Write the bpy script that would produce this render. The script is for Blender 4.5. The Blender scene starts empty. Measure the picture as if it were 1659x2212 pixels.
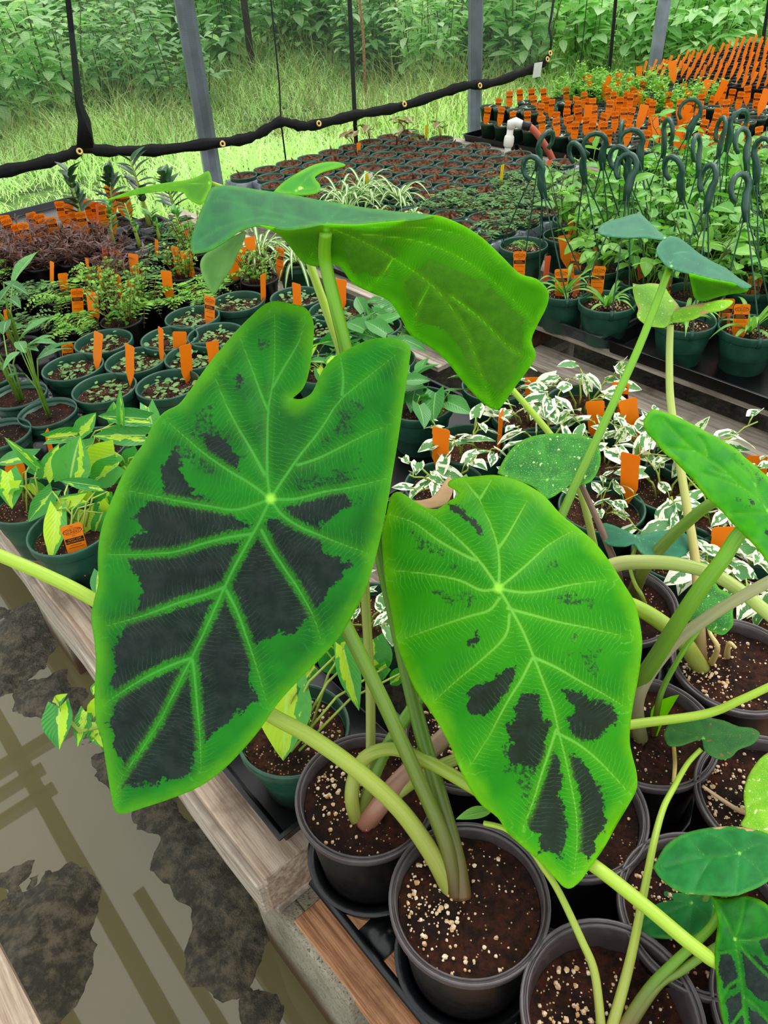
import bpy, math, random
import numpy as np
from mathutils import Vector, Matrix
from mathutils.geometry import delaunay_2d_cdt
random.seed(7); np.random.seed(7)
R = random.random
U = random.uniform
scn = bpy.context.scene
COL = scn.collection
# ------------------------------------------------------------------ camera
F = 1650.0; CX = 829.5; CY = 1106.0; H = 1.52
pitch = math.atan2(F, math.hypot(150.5, 2094.0)); roll = math.atan2(150.5, 2094.0)
FW = Vector((0, math.cos(pitch), -math.sin(pitch)))
_up = Vector((0, math.sin(pitch), math.cos(pitch))); _r = Vector((1, 0, 0))
cr, sr = math.cos(roll), math.sin(roll)
RT = cr*_r - sr*_up; DN = -cr*_up - sr*_r
EYE = Vector((0, 0, H))
cd = bpy.data.cameras.new('camera'); cam = bpy.data.objects.new('camera', cd); COL.objects.link(cam)
cd.sensor_fit = 'VERTICAL'; cd.sensor_height = 24; cd.lens = F/2212*24; cd.clip_start = 0.02
cam.matrix_world = Matrix.Translation(EYE) @ Matrix((RT, -DN, -FW)).transposed().to_4x4()
scn.camera = cam
# ------------------------------------------------------------------ world, sun, exposure
w = bpy.data.worlds.new('sky'); scn.world = w; w.use_nodes = True
wn = w.node_tree.nodes; wl = w.node_tree.links
bg = wn['Background']
tc = wn.new('ShaderNodeTexCoord'); sx = wn.new('ShaderNodeSeparateXYZ'); rp = wn.new('ShaderNodeValToRGB')
wl.new(tc.outputs['Generated'], sx.inputs[0]); wl.new(sx.outputs['Z'], rp.inputs[0]); wl.new(rp.outputs[0], bg.inputs[0])
rp.color_ramp.elements[0].position = 0.0; rp.color_ramp.elements[0].color = (.80, .86, .84, 1)
rp.color_ramp.elements[1].position = .9; rp.color_ramp.elements[1].color = (1.0, 1.0, .98, 1)
bg.inputs[1].default_value = 1.55
sl = bpy.data.lights.new('sun', 'SUN'); sl.energy = 2.2; sl.angle = math.radians(38); sl.color = (1, .98, .93)
so = bpy.data.objects.new('sun', sl); COL.objects.link(so); so.rotation_euler = (math.radians(-22), math.radians(14), 0)
scn.view_settings.view_transform = 'Standard'; scn.view_settings.look = 'None'
scn.view_settings.exposure = 0.14; scn.view_settings.gamma = 1.0; scn.view_settings.use_curve_mapping = False
# ------------------------------------------------------------------ geometry of the place
def ray(x, y): return FW + RT*((x-CX)/F) + DN*((y-CY)/F)
def P(x, y, z):
    r = ray(x, y); return EYE + r*((z-H)/r.z)
def DP(x, y, d): return EYE + ray(x, y)*d
def PV(x, y, p, n):
    r = ray(x, y); return EYE + r*((p-EYE).dot(n)/r.dot(n))
def proj(p):
    v = p-EYE; d = v.dot(FW); return CX+F*v.dot(RT)/d, CY+F*v.dot(DN)/d, d
BO = Vector((-.94, 1.53, 0)); BU = Vector((.62, -.785, 0)).normalized(); BV = Vector((.785, .62, 0)).normalized()
ANG = math.atan2(BU.y, BU.x)
def B(u, v, z=0): return BO + BU*u + BV*v + Vector((0, 0, z))
TOP = .415
# ------------------------------------------------------------------ object helpers
def tag(o, label, cat, group=None):
    o['label'] = label; o['category'] = cat
    if group: o['group'] = group
    return o
def thing(name, label, cat, loc=(0, 0, 0), rz=0, group=None):
    o = bpy.data.objects.new(name, None); COL.objects.link(o); o.location = loc; o.rotation_euler = (0, 0, rz)
    o.empty_display_size = .02
    return tag(o, label, cat, group)
def mesh(name, vs, fs, mats, smooth=True, mi=None):
    me = bpy.data.meshes.new(name); me.from_pydata([tuple(v) for v in vs], [], fs)
    for m in (mats if isinstance(mats, (list, tuple)) else [mats]): me.materials.append(m)
    if mi: me.polygons.foreach_set('material_index', mi)
    if smooth: me.polygons.foreach_set('use_smooth', [True]*len(me.polygons))
    me.update(); return me
def obj(name, me, parent=None, loc=None, rot=None, kind=None):
    o = bpy.data.objects.new(name, me); COL.objects.link(o)
    if parent: o.parent = parent
    if loc is not None: o.location = loc
    if rot is not None: o.rotation_euler = rot
    if kind: o['kind'] = kind
    return o
def tree_copy(o, parent=None):
    c = o.copy(); COL.objects.link(c)
    if parent: c.parent = parent
    for ch in o.children: tree_copy(ch, c)
    return c
class G:
    """collects verts and faces with two uv layers"""
    def __init__(s): s.v = []; s.f = []; s.uv = []; s.r = []; s.m = []
    def add(s, vs, fs, m=0):
        n = len(s.v); s.v += [tuple(a) for a in vs]; s.f += [tuple(i+n for i in f) for f in fs]
        s.m += [m]*len(fs); s.uv += [(0, 0)]*len(vs); s.r += [(.5, .5)]*len(vs)
    def box(s, c, sz, ax=(BU, BV, Vector((0, 0, 1))), m=0):
        vs = [Vector(c)+ax[0]*(sz[0]/2*i)+ax[1]*(sz[1]/2*j)+ax[2]*(sz[2]/2*k) for i in (-1, 1) for j in (-1, 1) for k in (-1, 1)]
        s.add(vs, [(0, 1, 3, 2), (4, 6, 7, 5), (0, 4, 5, 1), (2, 3, 7, 6), (0, 2, 6, 4), (1, 5, 7, 3)], m)
    def lathe(s, prof, n=40, c=(0, 0, 0), m=0, close=False):
        vs = []; k = len(prof)
        for i in range(n):
            a = 2*math.pi*i/n
            for r, z in prof: vs.append((c[0]+r*math.cos(a), c[1]+r*math.sin(a), c[2]+z))
        fs = []
        for i in range(n):
            j = (i+1) % n
            for q in range(k-1 + (1 if close else 0)):
                q2 = (q+1) % k
                fs.append((i*k+q, j*k+q, j*k+q2, i*k+q2))
        s.add(vs, fs, m)
    def tube(s, pts, rad, n=8, m=0, flat=1.0, rnd=.5):
        pts = [Vector(p) for p in pts]
        if not isinstance(rad, (list, tuple)): rad = [rad]*len(pts)
        t0 = (pts[1]-pts[0]).normalized(); a = t0.orthogonal().normalized(); vs = []
        for i, p in enumerate(pts):
            t = (pts[min(i+1, len(pts)-1)]-pts[max(i-1, 0)]).normalized()
            a = (a-t*a.dot(t)).normalized(); b = t.cross(a)
            for k in range(n):
                q = 2*math.pi*k/n; vs.append(p+a*(math.cos(q)*rad[i])+b*(math.sin(q)*rad[i]*flat))
        fs = [(i*n+k, i*n+(k+1) % n, (i+1)*n+(k+1) % n, (i+1)*n+k) for i in range(len(pts)-1) for k in range(n)]
        fs += [tuple(range(n-1, -1, -1)), tuple((len(pts)-1)*n+k for k in range(n))]
        n0 = len(s.v); s.add(vs, fs, m)
        for i in range(len(pts)):
            for k in range(n): s.uv[n0+i*n+k] = (k/n, i/(len(pts)-1)); s.r[n0+i*n+k] = (rnd, .5)
    def leaf(s, b, t, n, W, shape='ovate', bend=.12, fold=.12, seg=7, wave=0, m=0):
        b = Vector(b); t = Vector(t); d = t-b; L = d.length
        if L < 1e-5: return
        d.normalize(); n = Vector(n); n = n-d*n.dot(d)
        n = n.normalized() if n.length > 1e-4 else d.orthogonal().normalized()
        sd = d.cross(n); r1, r2 = R(), R(); n0 = len(s.v); vs = []; uv = []
        for i in range(seg+1):
            q = i/seg
            if shape == 'heart': wd = (math.sin(math.pi*min(1, (q*.86+.14))**.8) ** .8)*(1 if q < .55 else (1-(q-.55)/.45*.25)) if q < 1 else 0
            elif shape == 'round': wd = math.sqrt(max(0, 1-(2*q-1)**2))
            elif shape == 'strap': wd = min(1, (1-q)*2.2, .5+q*2)
            elif shape == 'lance': wd = math.sin(math.pi*q**.8)**.9
            elif shape == 'obov': wd = math.sin(math.pi*q**1.35)**.8
            else: wd = math.sin(math.pi*q**.75)**.75
            wd = max(wd, 0)*W/2; 
            back = 0
            if shape == 'heart' and i == 0: back = .16*L; wd = W*.33
            c = b+d*(L*q)-n*(bend*L*(q*q-q*0.6))
            wv = wave*W*math.sin(q*9+r1*6)
            for k in (-1, -.5, 0, .5, 1):
                vs.append(c+sd*(wd*k)+n*(fold*wd*abs(k)**1.3*1.6+wv*k*k*(1 if k > 0 else -1))-d*(back*abs(k)))
                uv.append((.5+k*.5, q))
        fs = [(i*5+k, i*5+k+1, i*5+k+6, i*5+k+5) for i in range(seg) for k in range(4)]
        s.add(vs, fs, m)
        for i, a in enumerate(uv): s.uv[n0+i] = a; s.r[n0+i] = (r1, r2)
    def build(s, name, mats, smooth=True):
        me = mesh(name, s.v, s.f, mats, smooth, s.m)
        li = np.empty(len(me.loops), dtype=np.int32); me.loops.foreach_get('vertex_index', li)
        for nm, arr in (('UVMap', s.uv), ('R', s.r)):
            l = me.uv_layers.new(name=nm); l.data.foreach_set('uv', np.array(arr, dtype=np.float32)[li].ravel())
        return me
# ------------------------------------------------------------------ materials
def lin(h):
    h = h.lstrip('#'); c = [int(h[i:i+2], 16)/255 for i in (0, 2, 4)]
    return tuple((x/12.92 if x <= .04045 else ((x+.055)/1.055)**2.4) for x in c)+(1,)
class NT:
    def __init__(s, name):
        s.mat = bpy.data.materials.new(name); s.mat.use_nodes = True; s.t = s.mat.node_tree; s.n = s.t.nodes
        s.b = s.n['Principled BSDF']; s.out = s.n['Material Output']
    def set(s, inp, v):
        if isinstance(v, bpy.types.NodeSocket): s.t.links.new(v, inp)
        else: inp.default_value = v
    def nd(s, typ, outp=0, ins=None, **kw):
        n = s.n.new(typ)
        for k, v in kw.items(): setattr(n, k, v)
        for k, v in (ins or {}).items(): s.set(n.inputs[k], v)
        return n.outputs[outp]
    def math(s, op, a, b=0.0, c=0.0, clamp=False): return s.nd('ShaderNodeMath', 0, {0: a, 1: b, 2: c}, operation=op, use_clamp=clamp)
    def mix(s, f, a, b, mode='MIX'): return s.nd('ShaderNodeMix', 2, {0: f, 6: a, 7: b}, data_type='RGBA', blend_type=mode)
    def noise(s, vec=None, scale=5, det=3, rough=.5, out=0):
        i = {'Scale': scale, 'Detail': det, 'Roughness': rough}
        if vec is not None: i['Vector'] = vec
        return s.nd('ShaderNodeTexNoise', out, i)
    def sm(s, x, a, b, inv=False):
        n = s.n.new('ShaderNodeMapRange'); n.interpolation_type = 'SMOOTHSTEP'
        s.set(n.inputs[0], x); n.inputs[1].default_value = a; n.inputs[2].default_value = b
        n.inputs[3].default_value = 1 if inv else 0; n.inputs[4].default_value = 0 if inv else 1
        return n.outputs[0]
    def oc(s): return s.nd('ShaderNodeTexCoord', 3)
    def gpos(s): return s.nd('ShaderNodeNewGeometry', 0)
    def uv(s, name): return s.nd('ShaderNodeUVMap', 0, uv_map=name)
    def sep(s, v):
        n = s.n.new('ShaderNodeSeparateXYZ'); s.set(n.inputs[0], v); return n.outputs
    def at(s, name): return s.nd('ShaderNodeAttribute', 2, attribute_name=name)
    def bump(s, h, st=.3, d=.01): s.set(s.b.inputs['Normal'], s.nd('ShaderNodeBump', 0, {'Strength': st, 'Distance': d, 'Height': h}))
    def fin(s, color, rough=.5, spec=.5, trans=0, tcol=None):
        s.set(s.b.inputs['Base Color'], color); s.set(s.b.inputs['Roughness'], rough); s.b.inputs['Specular IOR Level'].default_value = spec
        if trans:
            tr = s.n.new('ShaderNodeBsdfTranslucent'); s.set(tr.inputs[0], tcol if tcol is not None else color)
            mx = s.n.new('ShaderNodeMixShader'); s.set(mx.inputs[0], trans)
            s.t.links.new(s.b.outputs[0], mx.inputs[1]); s.t.links.new(tr.outputs[0], mx.inputs[2]); s.t.links.new(mx.outputs[0], s.out.inputs[0])
        return s.mat
def plain(name, h, rough=.5, spec=.5, var=.25, sc=12, bump=0, h2=None, trans=0):
    m = NT(name); c = lin(h); c2 = lin(h2) if h2 else tuple(x*(1-var) for x in c[:3])+(1,)
    nz = m.noise(m.gpos(), sc, 4)
    if bump: m.bump(m.noise(m.gpos(), sc*4, 4), bump, .004)
    return m.fin(m.mix(m.sm(nz, .35, .65), c, c2), rough, spec, trans)
def leafmat(name, h1, h2, vein=None, rough=.42, trans=.28, spec=.4, hv=.5, bump=.25, patt=None, hp='#ffffff', dirt=None):
    m = NT(name); uv = m.uv('UVMap'); r = m.sep(m.uv('R')); x = m.sep(uv)
    col = m.mix(r[0], lin(h1), lin(h2))
    ax = m.math('ABSOLUTE', m.math('SUBTRACT', x[0], .5))            # 0 midrib .. .5 edge
    co = m.nd('ShaderNodeCombineXYZ', 0, {0: m.math('MULTIPLY_ADD', r[0], 37., x[0]), 1: m.math('MULTIPLY', x[1], .9), 2: r[1]})
    if patt == 'centre':
        nz = m.noise(co, 5, 3); a2 = m.math('ABSOLUTE', m.math('SUBTRACT', x[0], m.math('MULTIPLY_ADD', r[0], .5, .25))); k = m.sm(m.math('MULTIPLY_ADD', a2, -1.5, m.math('ADD', nz, m.math('MULTIPLY', r[1], .62))), .44, .50)
        col = m.mix(k, col, lin(hp))
    elif patt == 'edge':
        nz = m.noise(co, 4, 2); k = m.sm(m.math('MULTIPLY_ADD', ax, .75, m.math('ADD', nz, m.math('MULTIPLY', r[1], .2))), .76, .79)
        col = m.mix(k, col, lin(hp))
    elif patt == 'stripe':
        col = m.mix(m.sm(ax, .16, .24), lin(hp), col)
    elif patt == 'speck':
        vo = m.nd('ShaderNodeTexNoise', 0, {'Vector': co, 'Scale': 22., 'Detail': 2.}); col = m.mix(m.sm(vo, .66, .70), col, lin(hp))
    if vein: col = m.mix(m.math('MULTIPLY', m.sm(ax, .01, .045, True), .8), col, lin(vein))
    sv = m.math('SINE', m.math('MULTIPLY', m.math('SUBTRACT', x[1], m.math('MULTIPLY', ax, .8)), 55.))
    m.bump(m.math('MULTIPLY_ADD', sv, .3, m.math('MULTIPLY', ax, -3.)), bump, .002)
    col = m.mix(m.math('MULTIPLY', m.sm(m.noise(m.gpos(), 60, 3), .5, .75), .25), col, m.mix(.5, col, (0, 0, 0, 1)))
    return m.fin(col, rough, spec, trans, m.mix(1., col, (1.2, 1.35, .78, 1), 'MULTIPLY'))
M = {}
M['green_pot'] = plain('green_plastic', '#22523f', .38, .5, .3, 30)
M['green_pot_far'] = plain('green_plastic_dark', '#173a2a', .45, .45, .3, 30)
def blackpot():
    m = NT('black_plastic'); n = m.noise(m.gpos(), 60, 5); return m.fin(m.mix(n, lin('#0a090a'), lin('#191718')), m.math('MULTIPLY_ADD', n, .2, .26), .3)
M['black_pot'] = blackpot()
M['black_rim'] = plain('black_plastic_sky_sheen', '#4a4244', .33, .6, .25, 60)  # black plastic rim, sky reflection painted in as a lighter grey-brown
M['black_tray'] = plain('black_tray_plastic', '#0e1013', .30, .45, .5, 14)
M['grey_tray'] = plain('dusty_tray_plastic', '#2b2d31', .45, .5, .6, 14, .3, '#55565a')
M['hole_tray'] = plain('wet_grey_plastic', '#7d8794', .25, .6, .45, 20)
M['hole_tray_black'] = plain('wet_black_plastic', '#22242c', .22, .6, .5, 20)
M['hanger'] = plain('hanger_green', '#1f4a3c', .38, .5, .2, 20)
M['perlite'] = plain('perlite', '#efe0c4', .8, .2, .3, 150, 0, '#c9975f')
M['orange'] = None
def tagmat(name, h):
    m = NT(name); c = lin(h); z = m.sep(m.oc())
    return m.fin(m.mix(m.noise(m.gpos(), 25, 2), c, tuple(x*.86 for x in c[:3])+(1,)), .45, .3, .38, c)
M['orange'] = tagmat('orange_plastic', '#ff9a14'); M['salmon'] = tagmat('faded_orange_plastic', '#ff8f5c'); M['yellow'] = tagmat('yellow_plastic', '#f3dc10')
M['white_tag'] = tagmat('white_plastic', '#eef0ea')
M['ink'] = plain('black_ink', '#1a0d04', .5, .2, 0)
M['galv'] = plain('galvanised_steel', '#7e8894', .38, .5, .3, 9, .1)
M['net_hem'] = plain('black_webbing', '#0b0c0e', .65, .3, .5, 60, .3)
M['brass'] = NT('brass'); M['brass'].b.inputs['Metallic'].default_value = .8; M['brass'] = M['brass'].fin(lin('#d8b86a'), .35)
def soil(name, d1, d2, sp, dens=.5, scale=260):
    m = NT(name); p = m.gpos()
    col = m.mix(m.sm(m.noise(p, 90, 6, .7), .35, .65), lin(d1), lin(d2))
    col = m.mix(m.math('MULTIPLY', m.sm(m.noise(p, 14, 3), .45, .62), .7), col, lin('#120b08'))
    vo = m.nd('ShaderNodeTexVoronoi', 0, {'Vector': p, 'Scale': scale*1.}); vc = m.nd('ShaderNodeTexVoronoi', 1, {'Vector': p, 'Scale': scale*1.})
    k = m.math('MULTIPLY', m.sm(vo, .22, .34, True), m.sm(m.sep(vc)[0], dens, dens+.05))
    col = m.mix(k, col, lin(sp)); m.bump(m.noise(p, 160, 5, .7), .9, .008)
    return m.fin(col, .85, .25)
M['soil'] = soil('potting_soil', '#4a2413', '#1c0f0a', '#d9ae7c', .86)
M['soil_dark'] = soil('dark_potting_soil', '#37200f', '#150c08', '#c09060', .72, 220)
M['soil_grit'] = soil('gritty_potting_soil', '#5a3522', '#22130c', '#c99a68', .55, 200)
def wood(name, h1, h2, h3, along=True):
    m = NT(name); tc_ = m.gpos()
    rt = m.nd('ShaderNodeMapping', 0, {'Vector': tc_, 'Rotation': (0, 0, -ANG)}); mp = m.nd('ShaderNodeMapping', 0, {'Vector': rt, 'Scale': (1.2, 26, 26)})
    n1 = m.noise(mp, 3.2, 7, .7); n2 = m.noise(tc_, 9, 5, .6)
    col = m.mix(m.sm(n1, .38, .64), lin(h1), lin(h2)); col = m.mix(m.sm(n2, .5, .78), col, lin(h3))
    m.bump(n1, .5, .006); return m.fin(col, .75, .25)
M['wood'] = wood('weathered_pallet_wood', '#b9a794', '#8a7665', '#6b5848')
M['wood_tan'] = wood('tan_pallet_wood', '#c08f68', '#86583c', '#5c3c28')
M['wood_grey'] = wood('grey_pallet_wood', '#c4b8aa', '#94887a', '#6e6256')
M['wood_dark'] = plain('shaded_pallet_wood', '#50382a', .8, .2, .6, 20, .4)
def concrete():
    m = NT('concrete'); p = m.gpos(); c = m.mix(m.sm(m.noise(p, 9, 5, .6), .35, .7), lin('#b4ae9c'), lin('#857e6c')); c = m.mix(m.sm(m.noise(p, 210, 4, .7), .52, .66), c, lin('#5e584a'))
    m.bump(m.noise(p, 260, 4, .7), .9, .004); return m.fin(m.mix(m.sm(m.sep(p)[2], .03, .13, True), c, lin('#5d4a34')), .9, .15)
M['block'] = concrete()
# leaves
M['brasil'] = leafmat('brasil_leaf', '#2f8a35', '#4fa83a', '#b9df72', .38, .25, .45, patt='centre', hp='#b4dc2c')
M['pothos'] = leafmat('variegated_leaf', '#3c7a3c', '#5a964a', None, .4, .22, .4, patt='edge', hp='#f1f1dc')
M['pep'] = leafmat('round_leaflet', '#4f8a4c', '#7a9a52', '#9cb87a', .5, .15)
M['hoya'] = leafmat('hoya_leaf', '#4f9c2e', '#86c24a', '#a8d878', .34, .3, .5, patt='speck', hp='#9fd07a')
M['lily'] = leafmat('peace_lily_leaf', '#2c6e35', '#5f9c52', '#a8c89a', .4, .22, patt='speck', hp='#a8c8a0')
M['fern'] = leafmat('fern_leaf', '#3f8a2c', '#8cc03c', None, .5, .3)
M['fern2'] = leafmat('dark_fern_leaf', '#2e7032', '#5c9640', None, .5, .25)
M['zz'] = leafmat('zz_leaf', '#143a22', '#2a5c2c', '#3a6a3c', .22, .1, .6)
M['zzg'] = leafmat('bright_zz_leaf', '#2c7a26', '#4fa032', '#7ab85a', .3, .2, .6)
M['redleaf'] = leafmat('purple_brown_leaf', '#3a2a2c', '#6a4a42', None, .55, .1)
M['spider'] = leafmat('spider_plant_leaf', '#4d8a3a', '#6ba04a', None, .45, .25, patt='stripe', hp='#e6edc4')
M['begonia'] = leafmat('begonia_leaf', '#7a3a2a', '#8a9a5a', '#9ab86a', .5, .2, patt='centre', hp='#8cb06a')
M['seedling'] = leafmat('basil_leaf', '#6fb82c', '#93d040', '#a8dc60', .45, .35)
M['succ'] = leafmat('grey_green_leaf', '#8aa088', '#aebaa0', None, .5, .1)
M['weed'] = leafmat('weed_leaf', '#9ccc8c', '#d4ecc4', '#e4f4d8', .5, .45, spec=.3)
M['weed_d'] = leafmat('dark_weed_leaf', '#78ac70', '#b4d6a4', '#cce4c0', .5, .4, spec=.3)
M['grass'] = leafmat('grass_blade', '#b4e480', '#f2fad8', None, .5, .5, spec=.3)  # blade colour made paler to carry the brighter open daylight outside
M['grass_dry'] = leafmat('dry_grass_blade', '#a89a6a', '#7aa04a', None, .6, .3, spec=.2)
M['stem'] = plain('green_stem', '#7fae3a', .4, .4, .3, 20, trans=.15)
M['stem_y'] = plain('yellow_green_stem', '#b9cf5a', .4, .4, .3, 20, trans=.2)
M['stem_d'] = plain('dark_stem', '#5a6a34', .5, .3, .4, 20)
M['twig'] = plain('brown_twig', '#7a4a2a', .7, .2, .4, 40)
M['bark'] = plain('tree_bark', '#3a2e26', .9, .2, .4, 8, .5)
M['pvc'] = plain('white_pvc', '#eceae0', .35, .5, .08, 9)
M['hose'] = plain('red_hose', '#b05038', .45, .4, .25, 9)
M['rubber'] = plain('black_rubber', '#141416', .4, .4, .3, 60, .3)

# ------------------------------------------------------------------ ground, water and mud
def ground():
    # water: opaque muddy water with a smooth wet surface
    m = NT('muddy_water'); p = m.gpos()
    m.bump(m.noise(p, 3, 2), .015, .01)
    m.b.inputs['IOR'].default_value = 1.45
    wat = m.fin(m.mix(m.noise(p, 1.2, 2), lin('#6a6444'), lin('#5a553c')), .02, .75)
    # heightfield for mud
    nx, ny = 520, 440; x0, x1, y0, y1 = -3.2, 3.4, -.6, 5.0
    X, Y = np.meshgrid(np.linspace(x0, x1, nx), np.linspace(y0, y1, ny))
    Z = np.full_like(X, -.012)
    def fbm(X, Y, s, seed):
        rg = np.random.RandomState(seed); o = np.zeros_like(X)
        for k in range(26):
            f = s*(1.6**(k % 6)); a = rg.rand()*6.28; ph = rg.rand()*6.28
            o += np.sin(f*(X*math.cos(a)+Y*math.sin(a))+ph)/(1.5**(k % 6))
        return o/8
    nz = fbm(X, Y, 7, 3)+.6*fbm(X, Y, 30, 5)
    blobs = [(90, 2000, .07), (30, 2060, .08), (140, 1960, .05), (60, 2140, .09), (20, 2200, .08), (350, 1760, .05), (420, 1800, .05), (380, 1850, .05), (430, 1900, .055), (470, 1980, .06),
             (520, 1930, .05), (450, 2060, .05), (500, 2100, .04), (560, 2200, .04), (330, 1720, .04), (480, 1840, .05), (540, 2020, .05), (60, 1330, .12), (30, 1400, .08), (90, 1500, .07), (150, 1530, .06), (10, 1480, .03), (200, 1580, .06), (260, 1640, .06),
             (300, 1690, .06)]
    for (bx, by, r) in blobs:
        q = P(bx, by, 0); Z += .020*np.exp(-((X-q.x)**2+(Y-q.y)**2)/(r*r))
    q = (X-BO.x)*BV.x+(Y-BO.y)*BV.y                 # across the aisle: mud rises under the benches
    Z += .05/(1+np.exp(-(q-.22)*26))
    Z += nz*.017*(Z > -.0118)+.006*fbm(X, Y, 75, 9)*(Z > -.0118)
    vs = np.stack([X, Y, Z], -1).reshape(-1, 3); idx = np.arange(nx*ny).reshape(ny, nx)
    fs = np.stack([idx[:-1, :-1], idx[:-1, 1:], idx[1:, 1:], idx[1:, :-1]], -1).reshape(-1, 4)
    md = NT('wet_mud'); p = md.gpos(); n = md.noise(p, 40, 6, .7)
    md.bump(md.noise(p, 70, 6, .7), 1., .02)
    mud = md.fin(md.mix(md.sm(n, .4, .65), lin('#3a3628'), lin('#756a54')), md.math('MULTIPLY_ADD', md.noise(p, 25, 3), .7, .08), .6)
    o = obj('floor', mesh('floor', vs.tolist(), fs.tolist(), mud)); o['kind'] = 'structure'
    g = G(); g.add([(-5, -2, 0), (4.5, -2, 0), (4.5, 5.2, 0), (-5, 5.2, 0)], [(0, 1, 2, 3)])
    o = obj('muddy_water', g.build('water', wat)); tag(o, 'shallow puddle of brown muddy water along the aisle beside the pallets', 'water')
    # field and bank beyond
    nx, ny = 90, 70
    X, Y = np.meshgrid(np.linspace(-16, 24, nx), np.linspace(3.4, 30, ny))
    dd = (Y-5.3) - .45*X*0.5
    Z = -.06+np.clip((dd-4.0)*.16, 0, 5)+.05*np.sin(X*1.7)*np.sin(Y*1.3)*(dd > 1)
    vs = np.stack([X, Y, Z], -1).reshape(-1, 3); idx = np.arange(nx*ny).reshape(ny, nx)
    fs = np.stack([idx[:-1, :-1], idx[:-1, 1:], idx[1:, 1:], idx[1:, :-1]], -1).reshape(-1, 4)
    o = obj('ground', mesh('ground', vs.tolist(), fs.tolist(), plain('field_soil', '#5a7a3c', .9, .1, .5, 3, 0, '#34442a'))); o['kind'] = 'structure'
ground()
def gz(x, y): 
    dd = (y-5.3)-.225*x
    return -.06+max(0, min(5, (dd-4)*.16))
def blades(name, n, xr, yr, hr, wd, mat, lean=.5, dens=None):
    n = int(n); rg = np.random.RandomState(len(name)+n)
    X = rg.uniform(xr[0], xr[1], n*3); Y = rg.uniform(yr[0], yr[1], n*3)
    k = (Y-.45*X > 4.1+0*X) if dens is None else dens(X, Y); X = X[k][:n]; Y = Y[k][:n]; n = len(X)
    Z = -.06+np.clip(((Y-5.3)-.225*X-4)*.16, 0, 5)
    h = rg.uniform(hr[0], hr[1], n)*(.6+.4*np.sin(X*2.1)*np.sin(Y*1.7+1)); a = rg.uniform(0, 6.28, n); le = rg.uniform(.2, 1, n)*lean*h
    ya = rg.uniform(0, 6.28, n); W = wd*rg.uniform(.6, 1.3, n); S = 4
    vs = np.zeros((n, (S+1)*2, 3)); uv = np.zeros((n, (S+1)*2, 2)); rr = np.repeat(rg.rand(n, 1, 2), (S+1)*2, 1)
    for i in range(S+1):
        q = i/S
        cx = X+np.cos(a)*le*q*q*1.4; cy = Y+np.sin(a)*le*q*q*1.4; cz = Z+h*(q-.42*q**3*(le/h*1.6))
        ww = W*(1-q)**.6*.5
        for s_ in (0, 1):
            vs[:, i*2+s_, 0] = cx+np.cos(ya)*ww*(2*s_-1); vs[:, i*2+s_, 1] = cy+np.sin(ya)*ww*(2*s_-1); vs[:, i*2+s_, 2] = cz
            uv[:, i*2+s_, 0] = .2+.6*s_; uv[:, i*2+s_, 1] = q
    base = (np.arange(n)*(S+1)*2)[:, None, None]; f = np.array([[i*2, i*2+1, i*2+3, i*2+2] for i in range(S)])[None]
    fs = (base+f).reshape(-1, 4)
    me = bpy.data.meshes.new(name); me.from_pydata(vs.reshape(-1, 3).tolist(), [], fs.tolist()); me.materials.append(mat)
    uvf = uv.reshape(-1, 2)[fs.ravel()]; rf = rr.reshape(-1, 2)[fs.ravel()]
    me.uv_layers.new(name='UVMap').data.foreach_set('uv', uvf.astype(np.float32).ravel())
    me.uv_layers.new(name='R').data.foreach_set('uv', rf.astype(np.float32).ravel())
    o = obj(name, me); o['kind'] = 'stuff'; return o
tag(blades('tall_grass', 52000, (-5, 9), (4.2, 12), (.28, .62), .011, M['grass'], .9), 'dense bright green tall grass covering the field beyond the poles', 'grass')
tag(blades('dry_grass', 9000, (-5, 8), (6.8, 11.5), (.5, 1.0), .008, M['grass_dry'], .5, lambda x, y: (y-.3*x > 6.6)), 'tall thin dry grass stalks among the weeds behind the netting', 'grass')
def bush(kind, n, rad, ht, ll, mat, seed):
    random.seed(seed); g = G(); t = G()
    for k in range(14):
        a = U(0, 6.28); r = rad*math.sqrt(R())*.8; p0 = Vector((r*math.cos(a)*.6, r*math.sin(a)*.6, -.1)); p1 = Vector((r*math.cos(a)*1.25, r*math.sin(a)*1.25, ht*U(.6, 1)))
        pm = (p0+p1)/2+Vector((U(-.05, .05), U(-.05, .05), .05)); t.tube([p0, pm, p1], [.008, .006, .003], 5)
        for j in range(n//14):
            q = U(.12, 1.02); c = p0.lerp(p1, q)+Vector((U(-.09, .09), U(-.09, .09), U(-.05, .05)))
            b = U(0, 6.28); d = Vector((math.cos(b), math.sin(b), U(-.5, .25))).normalized(); L = ll*U(.55, 1.3)
            g.leaf(c, c+d*L, Vector((0, 0, 1))+Vector((U(-.3, .3), U(-.3, .3), 0)), L*U(.4, .55), 'ovate', .25, .1, 4)
    return g.build('foliage', mat), t.build('stems', M['stem_d'])
BU_ = [bush('w', 700, .42, 1.0, .15, M['weed'], 1), bush('w', 760, .5, .9, .13, M['weed_d'], 2), bush('w', 560, .4, 1.1, .20, M['weed'], 3), bush('w', 900, .5, 1.0, .10, M['weed_d'], 4)]
def place_bush(px, py, z, kind, sc, label, group=None):
    p = P(px, py, z); q = gz(p.x, p.y)
    t = thing('weed_bush', label, 'bush', (p.x, p.y, q), R()*6, group); t.scale = (sc, sc, sc)
    obj('foliage', BU_[kind][0], t); obj('stem', BU_[kind][1], t)
random.seed(5)
fl = ['pale leafy weeds behind the left end of the netting', 'dark green weeds behind the netting between the poles', 'broad leaved pale weed bush behind the netting', 'small leaved dark bush on the bank behind the netting']
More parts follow.
